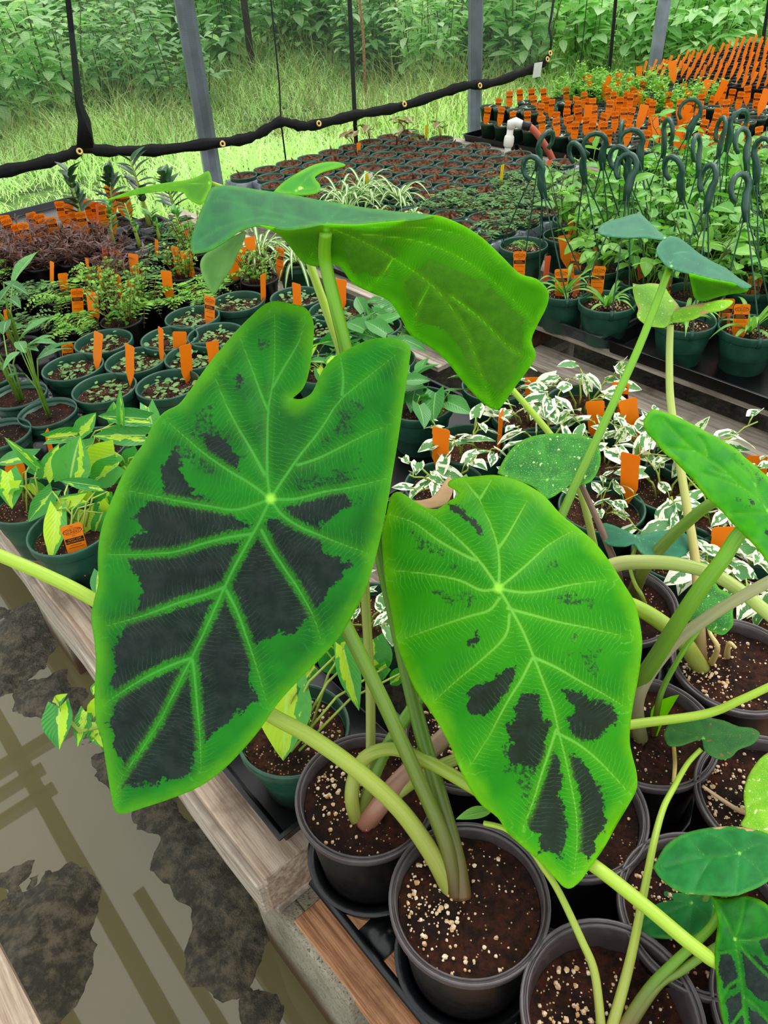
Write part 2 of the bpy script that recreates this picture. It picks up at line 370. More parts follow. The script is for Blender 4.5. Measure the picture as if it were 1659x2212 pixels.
BO_ = ['first', 'second', 'third', 'fourth', 'fifth', 'sixth', 'seventh', 'eighth', 'ninth', 'tenth', 'eleventh', 'twelfth', 'thirteenth', 'fourteenth', 'fifteenth']
for row, (y0, zz, n) in enumerate([(205, .25, 12), (140, .3, 14), (80, .45, 14), (20, .6, 15), (-50, .6, 15)]):
    for i in range(n):
        px = -60+(1800/n)*(i+.5*(row % 2))+U(-35, 35)
        if row == 0 and (px > 400): continue
        k = random.choice([0, 0, 1, 2, 3]) if px > 1040 else random.choice([0, 1, 2, 3, 1])
        lab = ('sunlit green weed bush on the bank right of the netting' if px > 1190 else fl[k])
        lab += ', %s along, %s row' % (BO_[i], BO_[row])
        place_bush(px, y0-px*.03+U(-15, 15), zz, k, U(.85, 1.3), lab, 'weed bushes on the right bank' if px > 1190 else 'weed bushes like this one behind the netting, kind %s' % ['pale', 'dark', 'broad', 'fine'][k])
for (px, y1, r, h, lab) in [(700, 90, .07, 2.4, 'dark thick tree trunk behind the netting near the black post'), (540, 120, .035, 2.2, 'thin dark sapling trunk behind the netting left of the black post'), (785, 160, .012, 1.8, 'pale slender bare stem behind the netting right of the black post')]:
    p = P(px, y1, .35); g = G(); g.tube([(0, 0, -.3), (.02, 0, h*.4), (-.03, .02, h)], [r*1.2, r, r*.8], 10)
    tag(obj('tree_trunk', g.build('trunk', M['bark'] if r > .02 else M['wood_tan']), None, (p.x, p.y, gz(p.x, p.y))), lab, 'tree')
# ------------------------------------------------------------------ shade house frame
ND = Vector((.86, .51, 0)).normalized(); NP = Vector((-.8, 4.75, 0)); NN = Vector((-ND.y, ND.x, 0))
def vplane(x, y, off=0): return PV(x, y, NP-NN*off, NN)
def pole(x0, x1, yb, wd, label, n=8, name='steel_pole', mat='galv', z1=3.1):
    a = vplane(x0, 0); b = vplane(x1, yb); d = (a-b).normalized(); base = b-d*(b.z+.2)/d.z; top = b+d*(z1-b.z)/d.z
    t = thing(name, label, 'pole', (base.x, base.y, 0)); g = G()
    g.tube([base-t.location, top-t.location], wd, n); obj('post', g.build('post', M[mat], False), t)
    if n == 4: return t
    g = G(); c = (base+(top-base)*.02)
    g.lathe([(wd*1.25, -.05), (wd*1.3, .05), (wd*1.02, .06)], n, (0, 0, 0)); obj('base_sleeve', g.build('sleeve', M['galv'], False), t, (0, 0, .05))
    return t
pole(397, 462, 390, .052, 'grey galvanised pole leaning at the left behind the dark netting', 8)
pole(1028, 1025, 270, .048, 'upright grey galvanised pole behind the right half of the netting', 8)
pole(1436, 1406, 190, .050, 'pale galvanised pole right of the netting in front of the green bank', 8)
pole(755, 770, 330, .018, 'slim black post hanging through the middle of the netting', 4, 'black_post', 'net_hem')
pole(1330, 1313, 185, .014, 'slim black post between the netting and the right pale pole', 4, 'black_post', 'net_hem')
pole(1661, 1640, 140, .014, 'slim black post at the right edge of the photograph above orange tags', 4, 'black_post', 'net_hem')
def wire(pts, label, r=.004):
    q = [vplane(x, y, .03) for x, y in pts]; g = G(); g.tube(q, r, 5)
    tag(obj('support_wire', g.build('wire', M['net_hem'])), label, 'wire')
wire([(583, -200), (585, 0), (603, 180), (607, 265), (620, 368)], 'thin dark cord hanging down through the lifted hem of the netting', .005)
wire([(1272, -200), (1268, 0), (1256, 120), (1247, 190)], 'faint thin cord hanging to the right of the netting', .003)
# netting
def cat(pts, n):
    out = []; pts = [np.array(p, dtype=float) for p in pts]
    for i in range(len(pts)-1):
        p0 = pts[max(i-1, 0)]; p1 = pts[i]; p2 = pts[i+1]; p3 = pts[min(i+2, len(pts)-1)]
        for k in range(n):
            t = k/n; out.append(.5*((2*p1)+(-p0+p2)*t+(2*p0-5*p1+4*p2-p3)*t*t+(-p0+3*p1-3*p2+p3)*t**3))
    out.append(pts[-1]); return out
hem = [(-260, 430), (-120, 402), (0, 372), (90, 352), (160, 330), (185, 318), (215, 325), (330, 325), (440, 312), (530, 300), (575, 280), (606, 263), (650, 272), (690, 268), (770, 248), (860, 232), (935, 208), (1003, 186), (1060, 180), (1120, 160), (1165, 142), (1186, 122), (1190, 90)]
hp = cat(hem, 5)
netm = NT('shade_netting'); pz = netm.gpos()
wv = netm.math('ADD', netm.sm(netm.math('SINE', netm.math('MULTIPLY', netm.sep(pz)[2], 900.)), -.2, .9), netm.sm(netm.math('SINE', netm.math('MULTIPLY', netm.sep(pz)[0], 1100.)), -.2, .9))
netm.fin(lin('#3e4841'), .7, .2)
tr = netm.n.new('ShaderNodeBsdfTransparent'); mx = netm.n.new('ShaderNodeMixShader'); netm.set(mx.inputs[0], netm.math('MULTIPLY_ADD', wv, .15, .25))
netm.t.links.new(tr.outputs[0], mx.inputs[1]); netm.t.links.new(netm.b.outputs[0], mx.inputs[2]); netm.t.links.new(mx.outputs[0], netm.out.inputs[0])
net = thing('shade_netting', 'sagging see-through black shade netting hung across the back, with grommets in its hem', 'netting')
vs = []; fs = []; K = 10
for i, q in enumerate(hp):
    b = vplane(q[0], q[1], .12)
    up = min(1, max(0, (i/len(hp)-.8)*5)); 
    for k in range(K+1):
        z = b.z+(2.4-b.z)*k/K; c = b+(Vector((0, 0, z-b.z)))+NN*(.03*math.sin(i*.35+k*.5)*(k > 0))+ND*(up*.10*k/K*1.0)
        vs.append(c)
fs = [(i*(K+1)+k, (i+1)*(K+1)+k, (i+1)*(K+1)+k+1, i*(K+1)+k+1) for i in range(len(hp)-1) for k in range(K)]
obj('netting_panel', mesh('panel', vs, fs, netm.mat), net)
def strip(pts, w, name):
    g = G(); g.tube(pts, w, 8, flat=.25); return obj(name, g.build(name, M['net_hem']), net)
g = G(); pts = [vplane(q[0], q[1], .125) for q in hp]
for off, r in ((0, .0275), ):
    vs = []
    for i, p in enumerate(pts):
        j = .004*math.sin(i*1.3)+.003*math.sin(i*2.9)
        for s_, o_ in ((-1, 0), (-.3, .008), (.4, .004), (1, 0), (0, -.008)): vs.append(p+Vector((0, 0, s_*(r+j)))-NN*o_)
    fs = [(i*5+k, (i+1)*5+k, (i+1)*5+(k+1) % 5, i*5+(k+1) % 5) for i in range(len(pts)-1) for k in range(5)]
    g.add(vs, fs)
obj('hem', g.build('hem', M['net_hem']), net)
strip([vplane(x, y, .13) for x, y in [(140, -200), (147, 0), (160, 120), (172, 230), (182, 260), (185, 318)]], [.014, .014, .016, .022, .034, .05], 'seam_strap')
strip([vplane(x, y, .13) for x, y in [(1200, -200), (1196, 0), (1190, 40), (1186, 60), (1192, 90), (1187, 118), (1180, 130)]], .014, 'edge_strap')
for x, y in [(172, 327), (481, 311), (689, 267), (874, 225), (1037, 185), (1183, 128), (1189, 115)]:
    g = G(); p = vplane(x, y, .15)
    g.lathe([(.007, 0), (.014, .004), (.018, 0), (.014, -.004), (.007, 0)], 18); o = obj('grommet', g.build('grommet', M['brass']), net, p); o.rotation_euler = (math.radians(75), 0, math.atan2(ND.y, ND.x))
p = vplane(1161, 151, .17); g = G(); g.box((0, 0, 0), (.07, .002, .085), (ND, NN, Vector((.1, .05, 1)).normalized()))
tag(obj('paper_tag', g.build('paper', M['white_tag'], False), None, p), 'small blank white tag pinned to the right end of the netting hem', 'tag')
# roof frame high above, its beams show mirrored in the puddle
def beam(n, a, b, s):
    a = Vector(a); b = Vector(b); d = (b-a).normalized(); sd = d.cross(Vector((0, 0, 1))).normalized(); g = G()
    g.box((a+b)/2, ((b-a).length, s, .08), (d, sd, Vector((0, 0, 1)))); o = obj('trim_%d' % n, g.build('beam', M['galv'], False)); o['kind'] = 'structure'
q0 = Vector((-1.9, 2.28, 3)); 
for i, (off, s) in enumerate([(0, .10), (-.20, .07), (-1.05, .3), (1.3, .10), (2.6, .1)]):
    c = q0+BV*(-off); beam(i+1, c-BU*(3.5 if i != 1 else -.2), c+BU*3.2, s)
for i, (u_, s) in enumerate([(-1.25, .10), (-1.05, .05), (-.85, .05), (-3.3, .1), (2.4, .1)]):
    c = q0+BU*u_; beam(i+6, c-BV*(3 if i in (0, 3, 4) else 1.2), c+BV*(3 if i in (0, 3, 4) else .1), s)

# ------------------------------------------------------------------ pallets and blocks
def pallet(label, u0, u1, v0, v1, ztop, mat='wood', ndeck=6, notch=False, along_edge=True, blocks=False, lowv=None):
    t = thing('wooden_pallet', label, 'pallet', B((u0+u1)/2, (v0+v1)/2, ztop-.12)); L = t.location
    def bd(name, uc, vc, zc, su, sv, sz, m):
        g = G(); a = BU; b = BV; jit = U(-.006, .006)
        n = 10; vs = []; lu = su > sv
        for i in range(n+1):
            q = -.5+i/n; e = .0018*math.sin(i*2.1+uc*9)
            for (s1, s2) in ((-.5, -.5), (.5, -.5), (.5, .5), (-.5, .5)):
                if lu: vs.append(a*(su*q)+b*(sv*s1+e)+Vector((0, 0, sz*s2)))
                else: vs.append(b*(sv*q)+a*(su*s1+e)+Vector((0, 0, sz*s2)))
        fs = [(i*4+k, i*4+(k+1) % 4, (i+1)*4+(k+1) % 4, (i+1)*4+k) for i in range(n) for k in range(4)]+[(3, 2, 1, 0), (n*4, n*4+1, n*4+2, n*4+3)]
        g.add(vs, fs); o = obj(name, g.build(name, M[m], False), t, B(uc, vc, zc)-L)
        bv = o.modifiers.new('b', 'BEVEL'); bv.width = .0025; bv.segments = 1
    w_ = (v1-v0)
    for k in range(ndeck):
        vv = v0+.045+(w_-.09)*k/(ndeck-1)
        bd('deck_board', (u0+u1)/2, vv, ztop-.011, u1-u0, .09, .022, mat)
    for k in range(3):
        uu = u0+.02+(u1-u0-.04)*k/2
        if blocks:
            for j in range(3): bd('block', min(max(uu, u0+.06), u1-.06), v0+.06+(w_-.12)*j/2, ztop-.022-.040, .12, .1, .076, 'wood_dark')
        else: bd('stringer', uu, (v0+v1)/2, ztop-.062, .038, w_, .08, mat)
    if lowv: bd('bottom_board', (u0+u1)/2, lowv, ztop-.105, u1-u0, .10, .024, mat)
    elif not blocks:
        for vv in (v0+.012, v1-.015): bd('side_board', (u0+u1)/2, vv+(-.012 if vv < v0+.05 else 0), ztop-.068, u1-u0-.02, .024, .088, 'wood_grey')
    for k in range(3): bd('bottom_board', (u0+u1)/2, v0+.05+(w_-.1)*k/2-(.06 if blocks and k == 0 else 0), ztop-.109, u1-u0, .13 if blocks else .09, .02, 'wood_grey')
    return t
pallet('weathered pallet carrying the green pots, its long edge beside the puddle', .045, 1.215, -.035, 1.16, TOP, 'wood')
pallet('pallet under the fern pots and tag rows at the far left', -1.22, .02, -.03, 1.2, TOP, 'wood_grey')
pallet('low reddish pallet under the black elephant ear pots', 1.235, 2.6, .085, 1.1, TOP-.03, 'wood_tan', lowv=.035)
pallet('far left pallet behind the dark leafy trays', -2.5, -1.25, .1, 1.3, TOP, 'wood_grey')
pallet('grey pallet under the begonia and spider plant pots', -1.85, .12, 1.45, 2.95, TOP, 'wood_grey', 8, blocks=True)
pallet('long grey pallet under the hanging basket pots, facing the camera', .14, 2.2, 1.68, 3.05, TOP, 'wood_grey', 8, blocks=True)
pallet('far pallet under the small tagged pots in front of the upright pole', -1.9, -.2, 3.38, 4.75, TOP-.03, 'wood_grey', 8, blocks=True)
pallet('distant pallet under the rows of tagged black pots at top right', -1.75, .8, 4.85, 6.7, TOP+.02, 'wood_grey', 8, blocks=True)
pallet('pallet under the right part of the small tagged pots', -.18, 1.4, 3.38, 4.75, TOP-.03, 'wood_grey', 8, blocks=True)
# corner of a pallet at lower left
a = P(-60, 1925, .3); b = P(110, 2250, .3); d = (b-a).normalized(); sd = Vector((-d.y, d.x, 0))
t = thing('wooden_pallet', 'weathered pallet across the aisle, one board showing at the lower left corner', 'pallet', (a+b)/2-Vector((0, 0, .1)))
for k, (o_, z_) in enumerate([(-.05, .1), (-.2, .1), (-.35, .1)]):
    g = G(); g.box((0, 0, 0), (1.2, .1, .025), (d, sd, Vector((0, 0, 1)))); obj('deck_board', g.build('b', M['wood'], False), t, sd*o_+Vector((0, 0, z_)))
for k in range(2):
    g = G(); g.box((0, 0, 0), (.06, .5, .1), (d, sd, Vector((0, 0, 1)))); obj('stringer', g.build('b', M['wood_grey'], False), t, d*(-.3+.6*k)+sd*-.2+Vector((0, 0, .035)))
def cinder(label, c, sz, z1, rot=ANG):
    """hollow block with two cores, standing at z from below ground up to z1"""
    t = thing('cinder_block', label, 'concrete block', (c.x, c.y, 0), rot); L, W, Hh = sz; g = G(); th = .032
    z0 = -.03; X, Y, Z = Vector((1, 0, 0)), Vector((0, 1, 0)), Vector((0, 0, 1)); ax = (X, Y, Z); h = z1-z0; zc = (z0+z1)/2
    for y in (-W/2+th/2, W/2-th/2): g.box((0, y, zc), (L, th, h), ax)
    for zz in (z0+th/2, zc, z1-th/2): g.box((0, 0, zz), (L-.004, W-2*th, th), ax)
    o = obj('block_body', g.build('block', M['block'], False), t); bv = o.modifiers.new('b', 'BEVEL'); bv.width = .004; bv.segments = 2
for (px, py, lab) in [(95, 1290, 'pale concrete block under the pallet edge beside the puddle, at the left'), ]:
    c = P(px, py, .28)+BV*.10-BU*.09; cinder(lab, c, (.19, .2, .3), TOP-.122)
c = B(1.245, .072, 0); cinder('large pale concrete block with a rough top edge, nearest the camera', c, (.28, .195, .3), TOP-.125)
c = B(-.02+.2, 1.80, 0); cinder('concrete block under the left end of the hanging basket pallet', c, (.2, .2, .3), TOP-.122)
c = B(1.3, 1.80, 0); cinder('concrete block under the hanging basket pallet at the right', c, (.2, .2, .3), TOP-.122)
c = B(-.95, .14, 0); cinder('concrete block under the far left pallet end', c, (.2, .2, .3), TOP-.122)

# ------------------------------------------------------------------ pots
def soil_mesh(r, mat, z=0, n=24, amp=.004, seed=1):
    rg = np.random.RandomState(seed); vs = [(0, 0, z+amp)]; rings = 8
    for k in range(1, rings+1):
        for i in range(n):
            a = 2*math.pi*i/n; vs.append((r*k/rings*math.cos(a), r*k/rings*math.sin(a), z+rg.uniform(-amp, amp)+(amp*1.2 if k == rings else 0)))
    fs = [(0, 1+i, 1+(i+1) % n) for i in range(n)]
    for k in range(rings-1):
        for i in range(n): fs.append((1+k*n+i, 1+(k+1)*n+i, 1+(k+1)*n+(i+1) % n, 1+k*n+(i+1) % n))
    return mesh('soil', vs, fs, mat)
def pot_mesh(kind):
    g = G()
    if kind == 'black':       # origin at the rim plane centre
        h = .175; g.lathe([(0, -h), (.076, -h), (.078, -h+.003), (.0905, -.03), (.092, -.014)], 56, m=0)
        rim = G(); rim.lathe([(.092, -.014), (.098, -.013), (.1, -.010), (.1, -.001), (.099, 0), (.0962, 0), (.0955, -.004), (.0935, -.0045), (.093, -.001), (.0912, -.001), (.0905, -.008), (.0893, -.010), (.089, -.02), (.0855, -.055)], 56)
        g.lathe([(.0855, -.055), (.075, -h+.01)], 56, m=0)
        return g.build('pot', M['black_pot']), rim.build('rim', M['black_rim'])
    if kind == 'green':
        h = .13; g.lathe([(0, -h), (.058, -h), (.061, -h+.004), (.078, -.026), (.0845, -.024), (.0865, -.021), (.0875, -.003), (.0865, 0), (.083, 0), (.0815, -.004), (.080, -.02), (.074, -.06), (.058, -h+.01), (0, -h+.01)], 48)
        return g.build('pot', M['green_pot'])
    if kind == 'greenthin':
        h = .12; g.lathe([(0, -h), (.055, -h), (.060, -h+.004), (.070, -.012), (.0745, -.012), (.075, 0), (.0725, 0), (.071, -.008), (.07, -.02), (.055, -h+.01), (0, -h+.01)], 40)
        return g.build('pot', M['green_pot'])
    if kind == 'small':
        h = .09; g.lathe([(0, -h), (.036, -h), (.047, -.015), (.05, -.014), (.051, 0), (.048, 0), (.046, -.012), (.036, -h+.01)], 24)
        return g.build('pot', M['green_pot_far'])
    if kind == 'blk5':
        h = .11; g.lathe([(0, -h), (.05, -h), (.0635, -.012), (.067, -.011), (.067, 0), (.064, 0), (.062, -.01), (.05, -h+.01)], 36)
        return g.build('pot', M['black_pot'])
    if kind == 'square':
        h = .08; vs = []
        for r, z in ((.033, -h), (.042, -.008), (.045, -.008), (.045, 0), (.042, 0), (.04, -.012), (.033, -h+.01)):
            for (a, b) in ((-1, -1), (1, -1), (1, 1), (-1, 1)): vs.append((a*r, b*r, z))
        fs = [(k*4+i, k*4+(i+1) % 4, (k+1)*4+(i+1) % 4, (k+1)*4+i) for k in range(6) for i in range(4)]+[(3, 2, 1, 0), (24, 25, 26, 27)]
        g.add(vs, fs); return g.build('pot', M['black_pot'], False)
PM = {k: pot_mesh(k) for k in ('black', 'green', 'greenthin', 'small', 'blk5', 'square')}
SM = {'black': [soil_mesh(.088, M['soil'], -.024, 40, .003, s) for s in (1, 2, 3)], 'deep': [soil_mesh(.086, M['soil'], -.05, 40, .003, 4)],
      'green': [soil_mesh(.077, M['soil_grit'], -.028, 28, .003, s) for s in (5, 6, 7)], 'greendark': [soil_mesh(.077, M['soil_dark'], -.024, 28, .003, 8)],
      'greenthin': [soil_mesh(.07, M['soil'], -.022, 28, .003, 9)], 'small': [soil_mesh(.046, M['soil_grit'], -.014, 12, .002, 10)],
      'blk5': [soil_mesh(.062, M['soil_dark'], -.016, 24, .003, 11)], 'square': [soil_mesh(.04, M['soil_dark'], -.014, 8, .002, 12)]}
def ico(g, c, r, m=0):
    t = 1.618; vs = []
    s_ = r/1.9
    for (x, y, z) in ((-1, t, 0), (1, t, 0), (-1, -t, 0), (1, -t, 0), (0, -1, t), (0, 1, t), (0, -1, -t), (0, 1, -t), (t, 0, -1), (t, 0, 1), (-t, 0, -1), (-t, 0, 1)):
        vs.append((c[0]+x*s_*U(.7, 1.2), c[1]+y*s_*U(.7, 1.2), c[2]+z*s_*U(.6, 1)))
    g.add(vs, [(0, 11, 5), (0, 5, 1), (0, 1, 7), (0, 7, 10), (0, 10, 11), (1, 5, 9), (5, 11, 4), (11, 10, 2), (10, 7, 6), (7, 1, 8), (3, 9, 4), (3, 4, 2), (3, 2, 6), (3, 6, 8), (3, 8, 9), (4, 9, 5), (2, 4, 11), (6, 2, 10), (8, 6, 7), (9, 8, 1)], m)
def perlite_mesh(r, z, n, seed, side=0):
    random.seed(seed); g = G()
    for k in range(n):
        a = random.gauss(side, .95); q = r*math.sqrt(R())*.98; ico(g, (q*math.cos(a), q*math.sin(a), z+.001+(.001*R())), random.choice([.0012, .0016, .002, .0028, .0034])*U(.8, 1.2))
    for k in range(n//3):
        a = R()*6.28; q = r*math.sqrt(R()); ico(g, (q*math.cos(a), q*math.sin(a), z+.001), U(.0008, .002))
    return g.build('perlite', M['perlite'], False)
PL = [perlite_mesh(.084, -.024, 150, 21, 2.9), perlite_mesh(.084, -.024, 110, 22, 2.6), perlite_mesh(.082, -.05, 170, 23, 2.9)]
PLG = perlite_mesh(.074, -.028, 70, 24, 1)

def potted(name, kind, label, cat_, loc, soil_key=None, rz=None, group=None, perl=None, si=0):
    t = thing(name, label, cat_, loc, U(0, 6.28) if rz is None else rz, group)
    if kind == 'black':
        t.scale = (.955, .955, 1); po = obj('pot', PM[kind][0], t); obj('rim', PM[kind][1], po)
    else: obj('pot', PM[kind], t)
    so_ = obj('soil', SM[soil_key or kind][si % len(SM[soil_key or kind])], t)
    if perl is not None:
        o = obj('perlite', perl, so_); o['kind'] = 'stuff'
    return t
# ------------------------------------------------------------------ plant tags
def text_mesh(s, size, cx, cy):
    cu = bpy.data.curves.new('txt', 'FONT'); cu.body = s; cu.size = size; cu.align_x = 'CENTER'; cu.align_y = 'CENTER'
    o = bpy.data.objects.new('txt', cu); COL.objects.link(o); bpy.context.view_layer.update()
    me = o.evaluated_get(bpy.context.evaluated_depsgraph_get()).to_mesh()
    vs = [(v.co.x+cx, v.co.y+cy) for v in me.vertices]; fs = [tuple(p.vertices) for p in me.polygons]
    bpy.data.objects.remove(o); bpy.data.curves.remove(cu); return vs, fs
TW, TL = .042, .118
def tag_mesh(mat):
    h = TW/2; out = [(-h*.82, 0), (-h, -.004), (-h, -.018), (-h*1.0, -.019), (-h*.93, -.019), (-h*.93, -.075), (-h*.5, -TL+.02), (0, -TL), (h*.5, -TL+.02), (h*.93, -.075), (h*.93, -.019), (h, -.018), (h, -.004), (h*.82, 0)]
    g = G(); n = len(out); vs = [(x, -.0004, z) for x, z in out]+[(x, .0004, z) for x, z in out]
    g.add(vs, [tuple(range(n)), tuple(range(2*n-1, n-1, -1))]+[(i, i+n, (i+1) % n+n, (i+1) % n) for i in range(n)]); return g.build('tag', mat, False)
def print_mesh(lines):
    g = G()
    def rect(x, z, w_, h_, m, y=-.0007): g.add([(x-w_/2, y, z-h_/2), (x+w_/2, y, z-h_/2), (x+w_/2, y, z+h_/2), (x-w_/2, y, z+h_/2)], [(0, 1, 2, 3)], m)
    def txt(s, size, z, m, y):
        v, f = text_mesh(s, size, 0, z); g.add([(a, y, b) for a, b in v], f, m)
    n = 28
    vs = []
    for i in range(n):
        a = 6.283*i/n
        for k in (1, .93): vs.append((.0185*k*math.cos(a), -.0007, -.0145+.0072*k*math.sin(a)))
    g.add(vs, [(i*2, i*2+1, ((i+1) % n)*2+1, ((i+1) % n)*2) for i in range(n)], 0)
    txt('LONE STAR', .0062, -.0120, 0, -.0008); txt('NURSERY', .0062, -.0172, 0, -.0008)
    rect(0, -.0045, .006, .0008, 0); rect(0, -.0245, .006, .0008, 0)
    rect(0, -.0345, .036, .0115, 0)
    if lines:
        for i, s in enumerate(lines): txt(s, .0048, -.0320-.0048*i, 1, -.0009)
    else: rect(-.002, -.0325, .024, .0016, 1, -.0009); rect(0, -.0365, .028, .0014, 1, -.0009)
    rect(0, -.0445, .022, .0008, 0); rect(0, -.0495, .030, .0009, 0); rect(0, -.0645, .026, .0007, 0); rect(0, -.0665, .026, .0007, 0)
    return g.build('print', [M['ink'], M['orange']], False)
TM = {'o': tag_mesh(M['orange']), 's': tag_mesh(M['salmon']), 'y': tag_mesh(M['yellow']), 'w': tag_mesh(M['white_tag'])}
PR = {'h': print_mesh(['HEART LEAF', 'PHILODENDRON']), 'j': print_mesh(['POTHOS', 'JOY']), 'p': print_mesh(None)}
def put_tag(base, top, yaw, label, kind='o', pr=None, group='', sc=1.0):
    d = (top-base).normalized(); x = Vector((math.cos(yaw), math.sin(yaw), 0)); x = (x-d*x.dot(d)).normalized(); y = d.cross(x)
    o = obj('plant_tag', TM[kind]); o.matrix_world = Matrix.Translation(top) @ Matrix((x, y, d)).transposed().to_4x4() @ Matrix.Scale(sc, 4)
    tag(o, label, 'plant tag', group or None)
    if pr: obj('print', PR[pr], o)
    return o
def ptag(xb, yb, xt, yt, w, label, z=.53, kind='o', pr=None, group='', sgn=1):
    b = P(xb, yb, z); r = b-EYE; n = Vector((r.x, r.y, 0)).normalized(); t = PV(xt, yt, b+n*.01, n)
    pxm = F/proj(t)[2]; c = min(1, w/(TW*pxm)); yaw = math.atan2(-n.x, n.y) + math.acos(c)*sgn
    return put_tag(b, t, yaw, label, kind, pr, group)
# ------------------------------------------------------------------ flats and trays
def flat_tray(label, u0, u1, v0, v1, z, h, mat='black_tray', name='plant_tray'):
    t = thing(name, label, 'tray', B((u0+u1)/2, (v0+v1)/2, z)); L = t.location; g = G(); th = .003
    def ring(k, zz): return [B(u0+k, v0+k, z+zz)-L, B(u1-k, v0+k, z+zz)-L, B(u1-k, v1-k, z+zz)-L, B(u0+k, v1-k, z+zz)-L]
    vs = ring(.012, 0)+ring(0.004, h*.93)+ring(-.004, h*.93)+ring(-.006, h)+ring(.004, h)+ring(.016, .004)
    fs = [(3, 2, 1, 0)]+[(k*4+i, k*4+(i+1) % 4, (k+1)*4+(i+1) % 4, (k+1)*4+i) for k in range(5) for i in range(4)]+[(20, 21, 22, 23)]
    g.add(vs, fs); o = obj('tray_body', g.build('tray', M[mat], False), t); bv = o.modifiers.new('b', 'BEVEL'); bv.width = .003; bv.segments = 2
    return t
def hole_tray(label, pts, r, z, half, mat='hole_tray', group=None, skirt=.05, name='pot_carrier_tray'):
    """sheet with round holes: each cell of the lattice is a square plate with a hole"""
    c0 = sum((Vector((p[0], p[1], 0)) for p in pts), Vector())/len(pts); t = thing(name, label, 'tray', (c0.x, c0.y, z-skirt), 0, group); g = G(); n = 24
    for p in pts:
        c = Vector((p[0]-c0.x, p[1]-c0.y, skirt)); vs = []
        for i in range(n):
            a = 2*math.pi*i/n+.001; k = half/max(abs(math.cos(a)), abs(math.sin(a)))
            o_ = BU*(math.cos(a)*k)+BV*(math.sin(a)*k); i_ = BU*(math.cos(a)*r)+BV*(math.sin(a)*r)
            vs += [c+o_-Vector((0, 0, skirt*.75)), c+o_, c+i_+Vector((0, 0, .003)), c+i_*.985-Vector((0, 0, skirt*.8))]
        fs = [(i*4+k, ((i+1) % n)*4+k, ((i+1) % n)*4+k+1, i*4+k+1) for i in range(n) for k in range(3)]
        g.add(vs, fs)
    obj('tray_sheet', g.build('sheet', M[mat]), t); return t
# ------------------------------------------------------------------ elephant ear leaves
def PINV(p): return (Matrix.Translation(p.location) @ Matrix.Diagonal((*p.scale, 1))).inverted()
def segdist(px, segs):
    A = segs[:, 0]; Bb = segs[:, 1]; d = Bb-A; l2 = (d**2).sum(1)+1e-9; best = np.full(len(px), 1e9); wh = np.zeros(len(px), dtype=int); tt = np.zeros(len(px))
    for i in range(len(segs)):
        t = np.clip(((px-A[i])@d[i])/l2[i], 0, 1); q = A[i]+t[:, None]*d[i]; e = np.hypot(*(px-q).T); k = e < best
        best[k] = e[k]; wh[k] = i; tt[k] = t[k]
    return best, wh, tt
def inside(px, poly):
    c = np.zeros(len(px), bool); n = len(poly)
    for i in range(n):
        x1, y1 = poly[i]; x2, y2 = poly[(i+1) % n]
        if y1 == y2: continue
        k = ((y1 > px[:, 1]) != (y2 > px[:, 1])) & (px[:, 0] < (x2-x1)*(px[:, 1]-y1)/(y2-y1)+x1); c ^= k
    return c
def polysd(px, poly):
    poly = np.array(poly, float); s = np.stack([poly, np.roll(poly, -1, 0)], 1); d, _, _ = segdist(px, s)
    return np.where(inside(px, poly), d, -d)
def rbf(ctrl):
    C = np.array(ctrl, float); X = C[:, :2]/400; n = len(X)
    def k(r): return np.where(r > 1e-9, r*r*np.log(np.maximum(r, 1e-9)), 0)
    K = k(np.hypot(X[:, None, 0]-X[None, :, 0], X[:, None, 1]-X[None, :, 1]))+np.eye(n)*.02
    Pm = np.hstack([np.ones((n, 1)), X]); A = np.block([[K, Pm], [Pm.T, np.zeros((3, 3))]])
    s = np.linalg.lstsq(A, np.concatenate([C[:, 2], [0, 0, 0]]), rcond=None)[0]
    def f(px):
        q = np.asarray(px)/400; r = np.hypot(q[:, None, 0]-X[None, :, 0], q[:, None, 1]-X[None, :, 1]); return k(r)@s[:n]+s[n]+q@s[n+1:]
    return f
def zt(s, ox, oy, pts): return [(ox+x*s, oy+y*s) for x, y in pts]
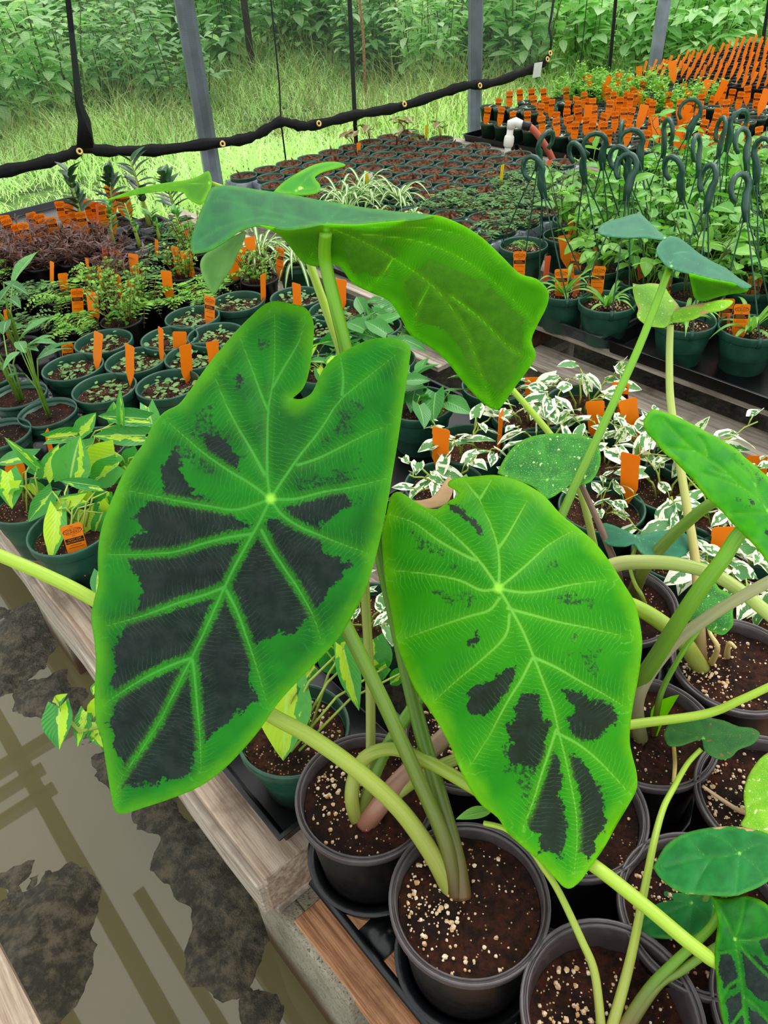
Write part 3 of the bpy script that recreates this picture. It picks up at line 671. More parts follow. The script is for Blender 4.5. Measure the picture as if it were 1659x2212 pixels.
def blade(name, parent, out, depth, veins, center, mats, dark=(), step=6, sub=3, bulge=.0035, thick=.0012, weak=()):
    oa = np.array(out, float); ar = abs(np.sum(oa[:, 0]*np.roll(oa[:, 1], -1)-oa[:, 1]*np.roll(oa[:, 0], -1)))/2
    unit = float(min(1, max(.3, math.sqrt(ar)/560)))
    o2 = cat(list(out)+[out[0]], sub)[:-1]; o2 = [(float(a[0]), float(a[1])) for a in o2]
    ob = np.array(o2); x0, y0 = ob.min(0); x1, y1 = ob.max(0)
    gx, gy = np.meshgrid(np.arange(x0, x1, step), np.arange(y0, y1, step*.87)); gx = gx+np.where(np.arange(gx.shape[0]) % 2, step/2, 0)[:, None]
    g = np.stack([gx.ravel(), gy.ravel()], 1); g = g[inside(g, ob)]; sd = polysd(g, ob); g = g[sd > step*.45]
    nb = len(ob); allp = np.vstack([ob, g])
    vs, _, fs, *_ = delaunay_2d_cdt([Vector(p) for p in allp], [], [list(range(nb))], 1, 1e-4)
    px = np.array([tuple(v) for v in vs]); fs = [tuple(f) for f in fs]
    segs = []; cum = []; rad = []
    for v in veins:
        w0 = 1.0; pts = cat(v, 4); L = 0
        tot = sum(np.hypot(*(pts[i+1]-pts[i])) for i in range(len(pts)-1))
        for i in range(len(pts)-1):
            l = np.hypot(*(pts[i+1]-pts[i])); segs.append((pts[i], pts[i+1])); cum.append((L, l)); rad.append(L/max(tot, 1)); L += l
    segs = np.array(segs); cum = np.array(cum); rad = np.array(rad)
    vd, wh, tt = segdist(px, segs); s_ = cum[wh, 0]+cum[wh, 1]*tt; fr = rad[wh]
    d = rbf(depth)(px); cd = np.hypot(*(px-np.array(center)).T)
    ed = polysd(px, ob)
    d = d - bulge*(1-np.exp(-(vd/unit)/22.))*np.clip(ed/unit/18, 0, 1) + bulge*.35*np.sin(px[:, 1]/unit/23.+px[:, 0]/unit/31.)*np.clip(1-ed/unit/50., 0, 1)
    W = [EYE+ray(x, y)*float(k) for (x, y), k in zip(px, d)]
    a0 = W[fs[0][0]]; nn = (W[fs[0][1]]-a0).cross(W[fs[0][2]]-a0)
    if nn.dot(EYE-a0) < 0: fs = [f[::-1] for f in fs]
    base = sum(W, Vector())/len(W) if False else Vector((0, 0, 0))
    me = mesh(name, W, fs, mats)
    dk = np.full(len(px), -60.0)
    for p in dark: dk = np.maximum(dk, polysd(px, p)/unit)
    wk = np.full(len(px), -60.0)
    for p in weak: wk = np.maximum(wk, polysd(px, p)/unit)
    for nm, a in (('vd', vd/unit), ('sv', s_/unit), ('fr', fr), ('cd', cd/unit), ('ed', ed/unit), ('dk', dk), ('wk', wk)):
        at = me.attributes.new(nm, 'FLOAT', 'POINT'); at.data.foreach_set('value', a.astype(np.float32))
    li = np.empty(len(me.loops), dtype=np.int32); me.loops.foreach_get('vertex_index', li)
    me.uv_layers.new(name='UVMap').data.foreach_set('uv', (px[li]/1000/unit).astype(np.float32).ravel())
    o = obj(name, me); sol = o.modifiers.new('s', 'SOLIDIFY'); sol.thickness = thick; sol.offset = -1
    if parent:
        o.parent = parent; o.matrix_parent_inverse = PINV(parent)
    return o
def earmat(name, c1, c2, edge, vein, dark='#1a2226', speck=None, halo=13, trans=.32, rough=.38, burn=None, dark2='#1d2024'):
    m = NT(name); uv = m.uv('UVMap'); vd = m.at('vd'); sv = m.at('sv'); fr = m.at('fr'); cd = m.at('cd'); ed = m.at('ed'); dk = m.at('dk'); wk = m.at('wk')
    n1 = m.noise(uv, 26, 5, .62); n2 = m.noise(uv, 95, 5, .7); n3 = m.noise(uv, 7, 3)
    col = m.mix(m.sm(n3, .35, .65), lin(c1), lin(c2)); col = m.mix(m.math('MULTIPLY', m.sm(n2, .5, .75), .3), col, lin(c2))
    col = m.mix(m.math('MULTIPLY', m.sm(m.math('MULTIPLY_ADD', n3, 70., m.math('MULTIPLY_ADD', n1, 20., ed)), 32, 84, True), .9), col, lin(edge))
    # dark patches between the veins, ragged along the fine side veins
    rg = m.math('SINE', m.math('MULTIPLY', m.math('MULTIPLY_ADD', vd, .55, sv), .62))
    hl = m.math('MULTIPLY_ADD', m.math('SUBTRACT', n2, .5), 44., m.math('MULTIPLY_ADD', rg, 2.2, m.math('SUBTRACT', vd, m.math('MULTIPLY_ADD', fr, -halo*.55, halo))))
    dd = m.math('MULTIPLY_ADD', m.math('SUBTRACT', n1, .5), 50., m.math('MULTIPLY_ADD', m.math('SUBTRACT', n2, .5), 36., dk))
    k = m.sm(m.math('MINIMUM', hl, dd), -1.5, 3.0)
    kw = m.math('MULTIPLY', m.sm(m.math('MULTIPLY_ADD', m.math('SUBTRACT', n1, .52), 170., wk), 0, 12), m.sm(vd, 6, 14))
    kw = m.math('MULTIPLY', kw, m.sm(n2, .42, .58))
    k = m.math('MAXIMUM', k, m.math('MULTIPLY', kw, .85))
    dc = m.mix(m.sm(n1, .35, .7), lin(dark), lin(dark2))
    col = m.mix(m.math('MULTIPLY', k, .96), col, dc)
    # fine side veins and main veins
    ph = m.math('MULTIPLY_ADD', vd, .42, m.math('MULTIPLY_ADD', n1, 26., sv))
    fine = m.math('MULTIPLY', m.math('MULTIPLY', m.sm(m.math('SINE', m.math('MULTIPLY', ph, .62)), .80, 1.0), m.sm(vd, 8, 62, True)), m.math('MULTIPLY_ADD', k, -.72, 1.0))
    col = m.mix(m.math('MULTIPLY', fine, .30), col, lin(vein))
    vw = m.math('MULTIPLY_ADD', fr, -3.4, 5.2)
    core = m.sm(m.math('DIVIDE', vd, vw), .25, 1.0, True); col = m.mix(m.math('MULTIPLY', core, .7), col, lin(vein))
    col = m.mix(m.math('MULTIPLY', m.sm(vd, 3, 18, True), .16), col, lin(edge))
    col = m.mix(m.sm(cd, 2, 17, True), col, lin('#a4e84c'))
    if speck:
        vo = m.noise(uv, 140, 3, .6); v2 = m.noise(uv, 22, 4, .6); col = m.mix(m.sm(vo, .62, .65), col, lin(speck)); col = m.mix(m.sm(v2, .63, .65), col, lin(speck))
    if burn:
        bn = m.sm(m.math('MULTIPLY_ADD', m.math('SUBTRACT', n3, .56), 150., m.math('MULTIPLY', ed, -1.)), -8, 0); col = m.mix(bn, col, lin(burn))
    col = m.mix(m.sm(ed, 0, 3, True), col, lin(edge))
    m.bump(m.math('MULTIPLY_ADD', core, -1.2, m.math('MULTIPLY_ADD', fine, -.5, m.math('MULTIPLY', n2, .25))), .35, .0015)
    rg2 = m.math('MULTIPLY_ADD', k, .06, rough)
    return m.fin(col, rg2, .13, m.math('MULTIPLY_ADD', k, -trans*.85, trans), m.mix(1., col, (1.15, 1.5, .5, 1), 'MULTIPLY'))
E1 = earmat('blotched_ear_leaf', '#12621a', '#1e821c', '#5eb010', '#4cb048', '#0b0f16', halo=12)
E2 = earmat('light_ear_leaf', '#238e0e', '#349c10', '#78c40a', '#86d458', '#151114', halo=9)
E3 = earmat('bluish_ear_leaf', '#1d6236', '#28793c', '#4f9a30', '#4c946a', trans=.12, rough=.42)
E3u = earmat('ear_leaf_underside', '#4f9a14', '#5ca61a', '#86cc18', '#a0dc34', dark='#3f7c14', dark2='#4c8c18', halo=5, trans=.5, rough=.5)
E7 = earmat('plain_ear_leaf', '#2a9420', '#42a812', '#7cc80c', '#72cc58', trans=.35)
E11 = earmat('dark_ear_leaf', '#1c6a2e', '#26803a', '#4a9a3c', '#5aa868', trans=.15, burn='#c9a478')
E6 = earmat('speckled_ear_leaf', '#257a2c', '#3a9430', '#62b42c', '#6ab870', trans=.3, speck='#cfe8a0')
E8 = earmat('dusty_ear_leaf', '#235f2c', '#2e6c2e', '#3f7a34', '#4a8a4a', trans=.15, speck='#8a5a3a', rough=.55)
E10 = earmat('lime_ear_leaf', '#7abf2a', '#94cc34', '#a8d840', '#b0e060', trans=.3, speck='#e8f0c0', burn='#d2a47a')
E14 = earmat('blue_green_ear_leaf', '#2b6a50', '#35785a', '#4a8a64', '#6aa888', trans=.12)
E16 = earmat('pale_ear_leaf_underside', '#7db06a', '#8cba74', '#9cc880', '#a0cc88', trans=.4)
def stemmat(name, a, b, c=None):
    m = NT(name); x = m.sep(m.uv('UVMap')); rp = m.n.new('ShaderNodeValToRGB'); m.set(rp.inputs[0], x[1])
    rp.color_ramp.elements[0].color = lin(a); rp.color_ramp.elements[1].color = lin(b); rp.color_ramp.elements[0].position = .02; rp.color_ramp.elements[1].position = .7
    if c: e = rp.color_ramp.elements.new(.25); e.color = lin(c)
    st = m.noise(m.nd('ShaderNodeCombineXYZ', 0, {0: m.math('MULTIPLY', x[0], 9.), 1: m.math('MULTIPLY', x[1], 1.5)}), 3, 4)
    col = m.mix(m.math('MULTIPLY', m.sm(st, .45, .75), .22), rp.outputs[0], lin('#3a3a14')); return m.fin(col, .35, .5, .1, rp.outputs[0])
S_ol = stemmat('olive_stem', '#5a4426', '#6f9c2c', '#6a7a2c'); S_dk = stemmat('dark_green_stem', '#6a5230', '#74b41c', '#5f8424'); S_lm = stemmat('lime_stem', '#9aa04a', '#a8cc3c')
S_mv = stemmat('mauve_stem', '#a06a58', '#b8cc6a', '#b09078'); S_tp = stemmat('taupe_stem', '#7a7a50', '#aaaa78', '#9a9070'); S_br = stemmat('brown_stem', '#6a4a3c', '#8a6a58'); S_st = stemmat('striped_stem', '#6a5030', '#c4d870', '#c8b070')
def stem(parent, pts, r0, r1, mat, name='petiole', flat=1.0):
    q = []
    for p in pts:
        if len(p) == 3 and p[2] is None: q.append(P(p[0], p[1], parent.location.z-.03))
        elif len(p) == 4: q.append(P(p[0], p[1], p[3]))
        else: q.append(DP(*p))
    c = cat([tuple(a) for a in q], 7); c = [Vector(a) for a in c]; n = len(c); g = G()
    g.tube(c, [r0+(r1-r0)*(i/(n-1))**.6 for i in range(n)], 14, flat=flat)
    o = obj(name, g.build(name, mat)); o.parent = parent; o.matrix_parent_inverse = PINV(parent); return o
BP = {}
def blackpot_at(k, px, py, label, soilk='black', si=0, perl=None, dz=0, name='elephant_ear_plant'):
    p = P(px, py, .595+dz); t = potted(name, 'black', label, 'potted plant', p, soilk, 0, None, perl, si); t.rotation_euler = (0, 0, 0); BP[k] = t; return t
A_ = blackpot_at('A', 790, 1712, 'elephant ear in a black pot with mauve and olive stems beside the plank end', si=0, perl=PL[1])
B_ = blackpot_at('B', 1013, 1938, 'elephant ear in a black pot carrying the huge dark blotched leaf, nearest full pot', si=1, perl=PL[0], dz=.004)
C_ = blackpot_at('C', 1322, 2185, 'young plant with four thin stalks in a black pot cut off by the bottom edge', 'deep', 0, PL[2], .004)
D_ = blackpot_at('D', 1518, 1965, 'plant with drooping dark green leaves in the black pot behind the thin stalked one', si=2, perl=PL[0])
E_ = blackpot_at('E', 1400, 1575, 'black pot with a small sheathed shoot and a dusty leaf hanging over its rim', si=0, perl=PL[1])
F_ = blackpot_at('F', 1592, 1432, 'black pot with a thick lime stem and yellowed shoots at the right', si=1, perl=PL[0])
G_ = blackpot_at('G', 1338, 1300, 'black pot with olive and brown stems behind the lighter big leaf', si=2, perl=PL[1])
H_ = blackpot_at('H', 1668, 1720, 'black pot with a spotted lime leaf with brown edge at the right border', si=1, perl=PL[0])
I_ = blackpot_at('I', 1238, 1745, 'black pot half hidden behind the tip of the lighter big leaf', si=2, perl=PL[1])
J_ = blackpot_at('J', 1010, 1580, 'black pot behind the two crossing olive stems', si=0, perl=PL[0])
K_ = blackpot_at('K', 1745, 2190, 'black pot at the lower right corner behind the hanging blotched leaf', si=1)
# leaf 1
q1 = lambda p: zt(.52, 180, 630, p)
V1 = [q1(v) for v in ([(778,860),(735,950),(690,1030),(640,1120),(590,1220),(540,1330),(490,1440),(450,1520),(400,1620),(330,1760),(250,1890),(160,2020),(130,2110)],
 [(778,860),(700,800),(600,740),(500,670),(430,610),(350,540)], [(778,860),(640,905),(520,890),(400,870),(280,845),(180,825)], [(700,1005),(600,1020),(500,1045),(380,1080),(250,1090),(110,1092)],
 [(590,1225),(500,1260),(400,1290),(250,1345),(90,1390)], [(450,1520),(380,1545),(280,1590),(180,1650),(90,1710)], [(778,860),(765,760),(765,600),(770,480),(790,360),(795,250),(795,90)],
 [(770,500),(740,430),(700,320),(650,190)], [(785,400),(830,320),(890,220),(920,130)], [(755,760),(700,660),(640,560),(590,460),(545,350)],
 [(778,860),(830,780),(900,680),(980,580),(1060,460),(1150,380),(1300,260)], [(1075,430),(1080,350),(1065,250)], [(890,720),(980,690),(1080,640),(1200,580),(1260,560)],
 [(778,860),(880,860),(1000,830),(1120,810),(1280,770)], [(778,860),(820,920),(890,970),(980,1010),(1080,1050),(1180,1085)], [(740,990),(790,1080),(850,1170),(910,1260),(960,1360),(985,1440)],
 [(595,1240),(640,1330),(680,1440),(720,1560),(760,1700)], [(455,1530),(465,1620),(475,1740),(485,1850),(490,1990)])]
O1 = [(632,860),(655,838),(668,800),(676,740),(677,695),(660,665),(625,655),(595,650),(572,657),(545,680),(510,715),(480,750),(455,780),(430,815),(405,850),(385,874),(355,890),(330,918),(315,950),(290,985),(265,1025),(245,1070),(225,1120),(214,1165),(211,1210),(212,1260),(202,1300),(197,1335),(203,1380),(207,1430),(204,1500),(208,1560),(220,1600),(232,1670),(240,1720),(250,1753),(268,1758),(310,1745),(370,1725),(430,1700),(480,1665),(520,1625),(560,1578),(600,1520),(645,1470),(690,1425),(730,1380),(762,1330),(792,1268),(815,1190),(835,1100),(850,1010),(860,950),(873,860),(883,790),(887,755),(873,738),(838,730),(800,733),(760,750),(725,770),(700,795),(685,825),(672,850),(650,862)]
D1 = [q1([(380,650),(330,720),(330,830),(240,880),(210,940),(260,990),(190,1030),(200,1150),(250,1250),(150,1420),(130,1480),(120,1620),(150,1680),(110,1790),(130,1900),(170,1980),(160,2060),(330,2040),(440,2000),(470,1920),(600,1780),(720,1700),(690,1600),(700,1480),(800,1420),(880,1430),(920,1370),(1000,1280),(1110,1130),(1000,1080),(980,1000),(1000,960),(1120,880),(1090,830),(900,850),(800,930),(700,960),(560,900),(460,830)]),
      q1([(490,600),(560,590),(640,680),(650,750),(560,720),(510,660)]), q1([(635,340),(665,345),(665,400),(645,400)])]
W1 = [q1([(480,480),(560,480),(640,680),(650,760),(440,740),(380,640)]), q1([(1040,500),(1190,440),(1180,520),(1060,600),(980,640)]), q1([(860,760),(1150,700),(1150,860),(880,840)]), q1([(620,330),(700,330),(700,420),(640,420)]), q1([(740,180),(790,180),(790,230),(740,230)])]
blade('leaf_blade', B_, O1, [(585,1077,.80),(252,1755,.755),(600,655,.91),(870,745,.85),(855,1000,.825),(200,1300,.85),(330,915,.885),(600,1520,.775),(800,1240,.80),(420,1400,.785),(500,900,.85),(740,900,.83),(640,860,.862)], V1, (585,1077), E1, D1, 4.5, weak=W1)['label'] = 'huge heart shaped leaf with black blotches between green veins'
stem(B_, [(985,1940,None),(962,1820,.93),(902,1680,.92),(830,1520,.90),(745,1350,.87),(680,1230,.85),(590,1085,.81)], .0105, .008, S_ol)
stem(B_, [(1000,1940,None),(985,1850,.94),(950,1720,.95),(915,1600,.96),(885,1480,.97),(850,1320,.97),(820,1180,.96),(785,950,.95),(748,760,.93),(722,650,.92),(702,560,.90),(704,500,.86)], .0115, .0075, S_dk)
stem(B_, [(975,1925,None),(930,1840,.93),(860,1745,.91),(760,1655,.89),(660,1585,.88),(575,1538,.87),(400,1420,.89),(205,1297,.89),(100,1243,.88),(0,1200,.87),(-80,1165,.86)], .0125, .007, S_lm)
# leaf 3 : top surface and the curled-over side seen from below
stemc = (705, 497)
blade('leaf_blade', B_, [(415,548),(412,520),(424,480),(440,440),(458,405),(500,401),(560,410),(620,418),(680,430),(740,440),(800,450),(860,457),(940,465),(900,474),(850,479),(800,484),(760,487),(700,485),(660,492),(620,496),(590,492),(560,487),(520,497),(485,522),(450,542)],
 [(415,545,.90),(458,403,.99),(620,418,.97),(800,450,.93),(940,466,.86),(850,479,.845),(700,485,.84),(590,492,.85),(520,497,.87)], [[(700,485),(640,470),(560,450),(470,430)],[(700,485),(720,465),(740,445)],[(620,480),(560,470),(480,490),(430,520)],[(700,485),(800,470),(900,468)]], stemc, E3, (), 5, bulge=.002)['label'] = 'bluish green upper side of the highest leaf'
blade('leaf_blade', B_, [(560,487),(590,492),(620,496),(660,492),(700,485),(760,487),(800,484),(850,479),(900,474),(940,465),(985,480),(1030,505),(1065,535),(1100,570),(1125,592),(1160,603),(1184,628),(1182,660),(1162,700),(1148,735),(1158,768),(1140,800),(1110,840),(1082,880),(1068,885),(1040,868),(1000,825),(960,775),(920,745),(885,722),(865,685),(840,650),(800,632),(762,612),(735,578),(710,570),(680,576),(650,562),(625,532),(600,506)],
 [(590,492,.85),(700,485,.84),(850,479,.845),(940,466,.86),(1070,885,1.04),(1184,640,.93),(1150,740,.98),(885,720,.99),(720,572,.93),(950,640,.935),(1080,560,.89),(650,560,.93)], [[(716,493),(780,520),(850,558),(929,612),(975,665),(1008,716),(1042,815),(1064,879)],[(929,612),(905,660),(890,715)],[(780,505),(900,520),(1000,560),(1080,620),(1150,690)],[(850,558),(820,600),(790,625)],[(975,640),(1040,690),(1100,750),(1150,775)],[(716,500),(690,530),(665,560)],[(800,490),(900,490),(1000,510),(1080,565)]], stemc, E3u, [[(870,610),(930,560),(1050,610),(1135,690),(1125,770),(1085,850),(1030,810),(970,720),(900,690)],[(740,520),(820,505),(860,550),(830,600),(760,590)]], 6, bulge=.003, thick=.001)['label'] = 'lime underside of the highest leaf, lit through'
blade('leaf_blade', B_, [(528,500),(500,513),(470,533),(442,550),(432,572),(440,602),(455,630),(466,634),(480,610),(500,580),(518,540),(530,512)], [(528,500,.93),(432,572,.97),(466,634,1.0),(500,570,.97)], [[(525,505),(490,550),(462,625)]], (528,500), E16, (), 5, bulge=.001)['label'] = 'pale drooping lobe of the highest leaf'
# leaf 2
q2 = lambda p: zt(.4294, 800, 1000, p)
V2 = [q2(v) for v in ([(645,630),(700,720),(770,850),(820,970),(870,1100),(920,1230),(945,1340),(980,1480),(1010,1620),(1035,1760),(1040,1900),(1025,2060)], [(645,630),(650,520),(640,420),(610,320),(570,230),(545,175)], [(645,430),(700,350),(750,260),(790,185)], [(550,180),(500,120),(470,80)],
 [(550,185),(590,120),(610,85)], [(645,630),(600,560),(530,470),(430,370),(330,280),(250,225)], [(530,490),(430,440),(330,380),(220,300),(100,260)], [(645,630),(560,640),(450,590),(300,560),(120,540)], [(650,680),(600,740),(500,770),(350,820),(170,885)],
 [(700,760),(680,870),(560,990),(440,1090),(330,1190)], [(815,980),(760,1090),(690,1200),(600,1370),(510,1510)], [(935,1340),(900,1450),(860,1570),(820,1700),(770,1830)], [(645,630),(720,570),(800,500),(900,410),(1020,340)], [(645,630),(760,650),(880,640),(1020,610),(1180,590)],
 [(690,730),(800,760),(950,800),(1100,830),(1270,870)], [(830,980),(940,1030),(1060,1100),(1170,1160),(1270,1220)], [(945,1360),(1040,1410),(1130,1480),(1220,1570),(1300,1660)])]
O2 = q2([(340,232),(400,190),(445,160),(425,135),(390,112),(400,88),(440,74),(520,68),(620,60),(700,75),(790,110),(880,170),(960,260),(1050,330),(1130,400),(1200,490),(1270,600),(1330,700),(1355,800),(1368,900),(1360,1000),(1345,1100),(1325,1200),(1310,1300),(1305,1400),(1320,1480),(1340,1560),(1340,1640),(1300,1720),(1240,1820),(1180,1930),(1110,2030),(1060,2100),(1010,2140),(970,2132),(930,2090),(850,2005),(760,1925),(690,1860),(640,1785),(560,1722),(500,1640),(450,1540),(400,1420),(340,1310),(280,1220),(220,1130),(170,1010),(130,900),(110,780),(85,660),(70,560),(60,440),(60,350),(80,260),(100,175),(125,148),(160,150),(220,190),(290,228)])
D2 = [q2(p) for p in ([(480,1240),(500,1150),(590,1090),(680,1040),(735,1010),(725,1095),(675,1165),(635,1235),(575,1290),(510,1260)], [(770,1160),(850,1160),(865,1280),(920,1295),(885,1400),(880,1515),(800,1545),(700,1515),(710,1410),(665,1330),(730,1290),(720,1220)],
 [(950,1145),(1060,1145),(1110,1185),(1215,1205),(1240,1285),(1180,1345),(1130,1410),(1025,1380),(985,1290),(1040,1240)], [(920,1450),(965,1570),(960,1680),(990,1780),(980,1890),(950,1985),(895,1945),(840,1975),(855,1870),(795,1840),(785,1740),(825,1670),(865,1580)],
 [(1000,1455),(1070,1505),(1130,1590),(1170,1680),(1195,1780),(1160,1880),(1110,2005),(1055,1965),(1040,1880),(1060,1790),(1040,1690),(1045,1620),(1010,1560)], [(400,210),(470,240),(530,300),(590,390),(560,370),(500,300),(440,260)], [(490,900),(540,860),(550,910),(530,930)])]
W2 = [q2(p) for p in ([(900,660),(1100,660),(1130,740),(1000,740)], [(930,880),(1150,920),(1160,1060),(1090,1040),(990,960)], [(640,1380),(880,1500),(820,1700),(700,1600)], [(880,1900),(1000,1850),(960,1990)], [(350,660),(520,650),(500,720),(380,720)], [(870,480),(960,450),(960,520),(880,560)], [(200,350),(400,420),(460,540),(300,500)], [(1150,1600),(1260,1640),(1220,1700),(1160,1700)])]
blade('leaf_blade', A_, O2, [(1077,1270,.87),(1235,1917,.82),(1000,1035,.95),(1180,1040,.95),(845,1080,.93),(830,1190,.92),(870,1420,.90),(940,1620,.87),(1090,1830,.84),(1388,1390,.90),(1375,1680,.88),(1150,1500,.845),(1330,1200,.92)], V2, (1077,1270), E2, D2, 4.5, weak=W2)['label'] = 'big bright green leaf with a few black blotches'
stem(A_, [(782,1770,None),(796,1710,1.0),(830,1625,.98),(880,1545,.97),(960,1430,.97),(1030,1340,.95),(1078,1275,.885)], .0095, .007, S_dk)
stem(A_, [(772,1772,None),(760,1725,1.0),(768,1672,.99),(795,1632,.97),(850,1618,.96),(920,1643,.95),(1000,1688,.94),(1140,1775,.89),(1280,1868,.85),(1400,1962,.81),(1500,2045,.78),(1560,2080,.775),(1590,2035,.785)], .0105, .0068, S_lm)
stem(A_, [(790,1778,None),(830,1725,1.0),(900,1650,1.01),(990,1563,1.03),(1150,1400,1.05),(1250,1270,1.07),(1322,1222,1.06),(1400,1214,1.04),(1480,1222,1.02),(1560,1250,1.0),(1659,1325,.97),(1760,1420,.95)], .0155, .008, S_mv)
stem(A_, [(800,1770,None),(860,1712,1.0),(985,1640,1.0),(1200,1592,.99),(1365,1565,.98),(1520,1543,.96),(1600,1512,.94),(1700,1465,.92)], .0105, .0045, S_lm)
stem(A_, [(800,1745,None),(800,1500,1.04),(790,1300,1.03),(770,900,1.0),(742,778,1.0),(705,670,1.01),(672,575,1.02),(640,450,1.06),(650,410,1.08)], .007, .0055, S_lm)
blade('leaf_blade', A_, [(590,415),(610,395),(640,375),(680,355),(720,349),(747,356),(728,363),(698,371),(680,383),(692,400),(688,414),(668,420),(630,420)], [(590,415,1.06),(680,355,1.14),(747,356,1.18),(690,410,1.08)], [[(640,410),(680,370),(740,355)],[(640,410),(680,405)]], (640,412), E7, (), 4, bulge=.001)['label'] = 'small leaf peeping over the highest leaf'
stem(A_, [(650,430,1.07),(560,430,1.08),(455,395,1.1)], .004, .003, S_lm)
blade('leaf_blade', A_, [(225,433),(260,420),(300,406),(350,396),(400,389),(430,380),(450,369),(457,388),(455,405),(447,425),(432,441),(405,428),(392,413),(340,413),(280,422)], [(225,433,1.2),(350,400,1.12),(452,372,1.12),(432,441,1.0)], [[(452,395),(380,400),(300,412),(240,430)]], (452,395), E3u, (), 4, bulge=.001)['label'] = 'narrow lime leaf pointing left over the orange tags'
# leaf 7, right border
q5 = lambda p: zt(1/5.03, 1380, 860, p)
blade('leaf_blade', E_, q5([(155,118),(250,140),(320,165),(420,200),(540,260),(640,310),(740,370),(850,420),(920,470),(980,500),(1080,570),(1150,640),(1250,720),(1330,790),(1410,860),(1510,1000),(1570,1200),(1610,1500),(1640,1850),(1600,2050),(1500,1940),(1403,1795),(1300,1655),(1200,1545),(1100,1450),(1000,1345),(900,1230),(800,1140),(700,1040),(600,900),(500,800),(380,680),(280,600),(180,480),(80,370),(50,270),(70,210),(110,150)]),
 [(1400,880,1.02),(1450,1000,.98),(1540,960,.98),(1658,1102,.87),(1700,1230,.84),(1580,1130,.90),(1660,1020,.94),(1695,1100,.91)], [q5(v) for v in ([(1395,1215),(1250,1060),(1100,950),(900,760),(700,630),(500,480),(270,240)],[(1395,1215),(1280,1000),(1200,850),(1010,680)],[(1180,1010),(950,900),(700,825)],[(1395,1250),(1200,1250),(1000,1262)],[(1280,960),(1230,800),(1100,640)],[(740,640),(720,520),(650,420)],[(620,580),(480,560),(330,540)],[(1400,1220),(1480,1500),(1560,1900)],[(1000,860),(800,780)])], q5([(1400,1220)])[0], E7, [q5([(1180,1070),(1240,1120),(1270,1165),(1220,1150),(1190,1110)]), q5([(1340,1410),(1420,1440),(1420,1500),(1370,1470)])], 5, weak=[q5([(750,760),(960,830),(980,870),(820,810)]), q5([(1010,1010),(1250,1180),(1120,1180)]), q5([(1000,560),(1100,640),(1400,900),(1300,930)])])['label'] = 'long bright green leaf at the right border'
stem(E_, [(1378,1590,None),(1372,1500,1.05),(1430,1400,1.0),(1500,1290,.95),(1560,1210,.92),(1600,1150,.91),(1660,1105,.892)], .0135, .008, S_dk)
stem(E_, [(1384,1600,None),(1378,1505,1.04),(1440,1405,1.02),(1520,1340,.99),(1600,1290,.96),(1720,1225,.93)], .011, .007, S_tp)
stem(E_, [(1412,1592,None),(1422,1520,1.06),(1440,1470,1.05),(1480,1400,1.03),(1510,1360,1.02),(1520,1330,1.02)], .005, .003, S_dk)
q6 = lambda p: zt(1/3.159, 1200, 1050, p)
blade('leaf_blade', E_, q6([(1030,645),(1090,660),(1120,700),(1180,730),(1220,790),(1210,860),(1215,940),(1180,990),(1140,1015),(1080,1000),(1030,965),(1000,925),(950,935),(900,910),(878,870),(890,820),(930,760),(980,680)]), [(1530,1255,1.07),(1585,1300,1.04),(1560,1370,1.0),(1478,1325,1.03),(1520,1330,1.02)], [q6(v) for v in ([(1020,900),(1040,800),(1035,680)],[(1020,900),(1100,850),(1200,830)],[(1020,900),(1100,950),(1160,990)],[(1020,900),(950,880),(895,850)],[(1020,900),(960,820)])], q6([(1020,900)])[0], E6, (), 5, bulge=.002)['label'] = 'small speckled leaf hanging over its stalk'
g = G(); g.leaf(P(1420,1590,.57), P(1462,1500,.66), RT*-1, .034, 'lance', .1, .5, 8); o = obj('leaf_sheath', g.build('sheath', E7)); o.parent = E_; o.matrix_parent_inverse = PINV(E_)
stem(E_, [(1455,1610,None),(1458,1650,1.0),(1455,1690,.99)], .003, .0025, stemmat('yellowed_stalk', '#c9a04a', '#d8c070'), 'withered_stalk')
# pot F
stem(F_, [(1514,1445,None),(1475,1385,1.14),(1425,1342,1.12),(1365,1308,1.11),(1290,1285,1.12)], .014, .011, S_lm)
stem(F_, [(1516,1440,None),(1510,1330,1.18),(1502,1210,1.2),(1478,1060,1.23),(1450,880,1.26),(1446,780,1.26),(1448,702,1.25)], .0095, .0055, S_st)
for pts in ([(1535,1435,None),(1550,1400,1.11),(1535,1370,1.12),(1525,1340,1.13)], [(1570,1420,None),(1575,1390,1.11),(1590,1400,1.1)]): stem(F_, pts, .006, .002, stemmat('straw_stalk', '#c8a868', '#d8c880'), 'withered_shoot')
q4 = lambda p: zt(1/3.463, 1180, 450, p)
blade('leaf_blade', F_, q4([(648,560),(700,570),(780,560),(860,570),(890,590),(920,640),(960,690),(990,730),(960,770),(945,800),(925,850),(890,888),(820,885),(750,870),(680,810),(690,750),(670,700),(650,620)]), [(1370,615,1.30),(1430,615,1.33),(1376,690,1.22),(1450,680,1.25),(1430,705,1.22)], [q4(v) for v in ([(940,790),(850,700),(760,600)],[(940,790),(820,760),(700,720)],[(940,790),(850,830),(780,860)],[(940,790),(900,700),(870,600)])], q4([(942,790)])[0], E10, (), 5, bulge=.002)['label'] = 'left lobe of a lime leaf with pale flecks'
blade('leaf_blade', F_, q4([(940,800),(960,770),(1000,745),(1100,720),(1200,705),(1300,685),(1390,690),(1380,720),(1320,760),(1250,775),(1180,790),(1100,830),(1000,850),(940,850)]), [(1452,680,1.25),(1580,652,1.18),(1452,695,1.24),(1520,680,1.2)], [q4([(942,800),(1100,770),(1250,735),(1380,700)])], q4([(942,790)])[0], E10, (), 5, bulge=.002)['label'] = 'right lobe of a lime leaf with pale flecks'
